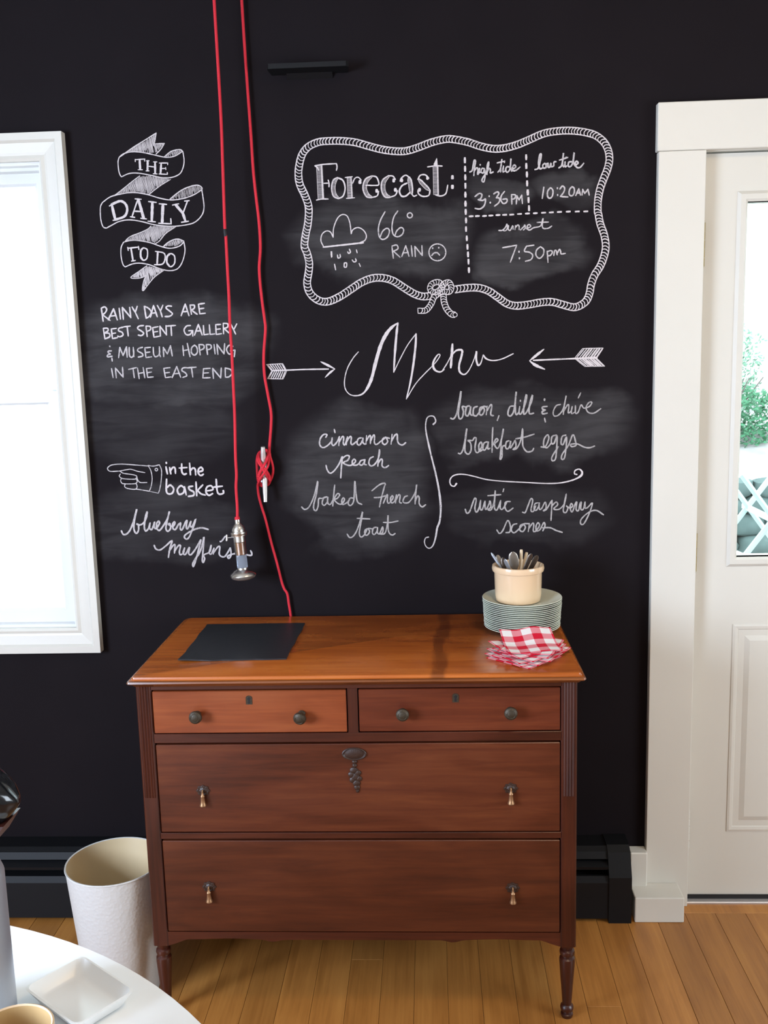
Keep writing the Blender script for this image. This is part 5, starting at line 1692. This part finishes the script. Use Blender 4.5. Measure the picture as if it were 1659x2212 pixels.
c.S('I', 3, '880,408,16 1060,400,14 1250,392,16 1448,384,24; 975,308,10 910,360,26 845,412,8; 845,412,8 900,452,28 982,488,10')
c.S('I', 2.0, 'L 1255,382 1322,302 1505,298 1450,382; L 1255,395 1340,462 1518,460 1448,392')
for i in range(8):
    t = 0.08 + i * 0.125
    wd = (3.8 if i in (2, 3, 5, 6) else 2.2)
    c.S('I', wd, 'L %f,%f %f,%f' % (1255 + 195 * t, 382, 1322 + 183 * t, 304))
    c.S('I', wd, 'L %f,%f %f,%f' % (1255 + 193 * t, 395, 1340 + 178 * t, 460))
c.done('chalk_arrow', 'chalk feathered arrow pointing left at the word Menu')

# --- menu items
c = Chalk(18)
c.S('J', 3.6, '385,300 398,272 365,270 332,310 325,368 355,400 400,382 442,338 450,302; 450,302 446,360 465,378 500,340 522,290; L 470,218 478,252; 522,290 516,380; 520,345 550,292 565,300 560,358 578,370 602,292; 602,292 590,374; 592,345 625,292 640,300 636,355 652,370 690,340; 745,302 710,312 698,358 722,375 750,332 756,300 756,350 778,368; 792,280 786,366; 788,335 820,282 832,292 830,362; 832,335 860,277 872,290 870,352 892,368 930,340 985,296; 985,296 955,312 950,352 975,370 1002,340 990,302 1020,308; 1046,268 1036,366; 1038,342 1070,282 1096,268 1100,330 1115,362 1150,374 1182,350')
c.S('J', 3.6, '388,575 402,625 430,655 470,630 520,560 550,488 542,590 535,702; 545,512 590,480 620,486 606,525 560,550 600,574 640,575 682,540 670,515 650,535 656,570 690,575 715,560; 770,522 736,530 720,562 745,575 770,542 776,515 770,562 792,572; 860,490 826,510 815,558 840,583 880,558 915,490 922,418 910,500 904,586; 905,560 935,515 950,530 946,580 975,600 1012,578')
c.done('chalk_words', 'chalk handwriting cinnamon peach', 'chalk_soft')
c = Chalk(19)
c.S('J', 3.5, '145,990 175,1015 220,990 270,880 306,733 295,850 268,960 266,1010 290,1028 310,980 316,910 350,905 400,890; 400,890 366,900 350,952 370,975 400,942 406,890 406,950 430,965 460,920; 475,772 465,870 455,982; 460,925 500,860 525,872 500,905 472,920 510,958 545,960 572,920 560,900 546,925 552,965 590,952 622,920; 655,902 626,905 610,958 635,975 665,922 675,732 686,850 702,940 746,966; 845,830 920,770 976,755 966,800 940,900 920,992; 868,898 920,895 982,880; 958,955 986,890 1000,870 1000,940 1020,950 1056,900 1046,880 1030,908 1040,950 1072,932 1090,870; 1090,870 1080,952; 1084,925 1110,872 1126,880 1120,940 1140,952; 1200,880 1170,892 1155,935 1180,952 1222,936 1275,850 1290,768 1280,870 1275,962; 1275,935 1300,882 1316,900 1316,958 1345,990 1380,968')
c.S('J', 3.4, '598,1260 625,1295 665,1275 710,1190 752,1038 736,1150 720,1250 736,1290 770,1268 800,1208; L 698,1104 826,1110; 800,1206 776,1225 776,1264 800,1270 822,1236 810,1205 846,1208; 890,1192 860,1202 850,1248 870,1265 896,1230 901,1190 901,1248 922,1255 950,1190 956,1215 950,1248 925,1260 976,1250 1000,1150 1006,1073 1006,1200 1020,1253 1050,1270 1077,1254; 958,1144 1030,1145 1106,1130')
c.done('chalk_words', 'chalk handwriting baked French toast', 'chalk_faint')
c = Chalk(20)
c.S('J', 4, '1455,170,20 1480,140,14 1465,95,14 1430,85,12 1395,105,13 1380,170,14 1385,250,16 1410,370,20 1440,500,18 1480,660,20 1515,840,22 1530,1000,22 1520,1130,20 1495,1200,22 1480,1290,18 1455,1370,16 1420,1402,13 1385,1385,12 1368,1340,12 1380,1300,13 1410,1290,15')
c.done('chalk_flourish', 'tall curled chalk line between the two menu columns', 'chalk_soft')
c = Chalk(21)
c.S('K', 3.8, '95,345 125,350 155,290 190,103 180,200 166,300 176,350 200,340 212,290 202,242 232,245; 268,235 240,245 230,308 250,325 270,282 276,240 276,310 298,318; 336,240 305,255 300,310 325,325 356,290 388,242; 388,242 360,256 356,308 380,315 400,276 390,240 424,245; 425,237 416,316; 420,285 455,226 466,240 456,310 482,324; L 530,322 515,366; 660,236 626,245 610,308 635,325 665,272 685,108 676,220 682,312 712,290; 716,240 710,300 732,300 770,200 776,133 756,220 752,305 778,290 820,200 830,138 806,220 802,302 842,300; * 722,190,8; * 938,180,10; 962,240 922,245 920,264 946,272 918,286 922,306 962,300; L 938,345 946,380')
c.S('K', 3.2, '1082,222 1042,235 1016,288 1025,325 1065,316 1106,260 1132,143 1116,230 1106,312; 1108,285 1145,226 1156,240 1150,298 1176,280 1186,240; 1186,240 1180,303 1212,290; L 1262,118 1240,165; 1215,232 1216,300 1240,290 1266,226 1290,255 1340,240 1362,205 1336,205 1310,250 1330,293 1380,300 1442,260')
c.done('chalk_words', 'chalk handwriting bacon, dill & chive', 'chalk_faint')
c = Chalk(22)
c.S('K', 3.6, '165,660 190,660 215,600 242,438 228,560 226,640 255,668 280,632 276,570 252,545 292,545 310,520 326,530 316,600 320,640 342,653 376,600 370,560 350,588 356,640 385,628; 425,557 396,570 386,618 405,630 430,582 436,555 430,618 452,615; 475,428 470,530 468,652; 470,595 505,530 520,545 490,580 522,615 556,520 570,440 552,540 546,640 540,712 556,690 562,602 592,590; 620,547 596,560 590,608 610,620 630,582 634,548 632,612 664,562 676,547 682,600 656,625 692,612 726,540 742,438 742,540 746,600 780,645 825,640 842,615; 680,530 760,515 846,488; 905,602 945,600 976,530 965,495 936,530 930,588 960,610 1002,565; 1046,497 1006,510 1000,568 1025,568 1050,502 1046,620 1036,710 1008,726 1006,690 1062,600; 1130,497 1096,510 1086,570 1105,580 1135,512 1130,620 1116,702 1092,712 1096,670 1152,588 1192,493 1215,550 1220,588 1182,600 1172,580 1232,576 1290,603 1340,610 1387,595')
c.done('chalk_words', 'chalk handwriting breakfast eggs', 'chalk_faint')
c = Chalk(23)
c.S('K', 3, '150,930,18 130,955,13 100,945,13 90,905,13 115,865,12 170,848,12 240,852,11 320,870,11 420,895,11 560,910,11 750,920,11 950,930,11 1080,925,12 1190,900,14 1260,865,20 1275,830,18 1250,802,13 1212,815,13 1207,843,13 1230,850,14')
c.done('chalk_flourish', 'long curled chalk line above rustic raspberry scones')
c = Chalk(24)
c.S('K', 3.6, '228,1160 240,1195 258,1192 275,1165 310,1067 326,1080 314,1150 328,1188 352,1150 366,1080; 366,1080 362,1150 380,1165 405,1088; 405,1088 406,1150 418,1160 442,1112 450,1087 457,1140 432,1165 462,1162 490,1080 497,993 490,1090 492,1158 516,1162 545,1082; L 430,1040 548,1030; 545,1082 541,1148 562,1160 600,1100; L 573,978 566,1004; 632,1092 590,1097 585,1148 610,1180 657,1150')
c.S('K', 3.4, '740,1187 765,1190 790,1130 816,1067 832,1085 817,1168 837,1180 860,1130; 880,1102 852,1115 845,1162 865,1170 886,1132 891,1100 891,1158 912,1155 945,1097 952,1150 927,1175 955,1162 986,1110 1006,1080; 1006,1080 1001,1170 996,1262; 1000,1135 1040,1097 1056,1120 1020,1158 1070,1160 1116,1110 1132,1023 1116,1110 1106,1178 1130,1190 1147,1150 1132,1130 1165,1150 1191,1130 1176,1110 1166,1148 1186,1185 1215,1110 1227,1100 1221,1163 1242,1172 1256,1110 1267,1100 1263,1160 1286,1158 1301,1095; 1301,1095 1302,1150 1326,1143 1367,1105 1342,1190 1292,1288 1263,1292 1267,1250 1332,1190 1400,1171 1467,1211')
c.S('K', 3.6, '510,1345 535,1378 565,1350 607,1263 632,1310 627,1363 592,1370; 692,1290 656,1302 641,1348 665,1372 707,1340 752,1292; 752,1292 722,1307 717,1348 745,1360 767,1322 752,1292 797,1290; 802,1287 792,1362; 796,1335 830,1287 842,1300 837,1353 857,1358 892,1310 881,1282 862,1310 867,1353 897,1343 932,1280 942,1310 922,1355; 920,1327 990,1327 1040,1350 1097,1368')
c.done('chalk_words', 'chalk handwriting rustic raspberry scones', 'chalk_faint')
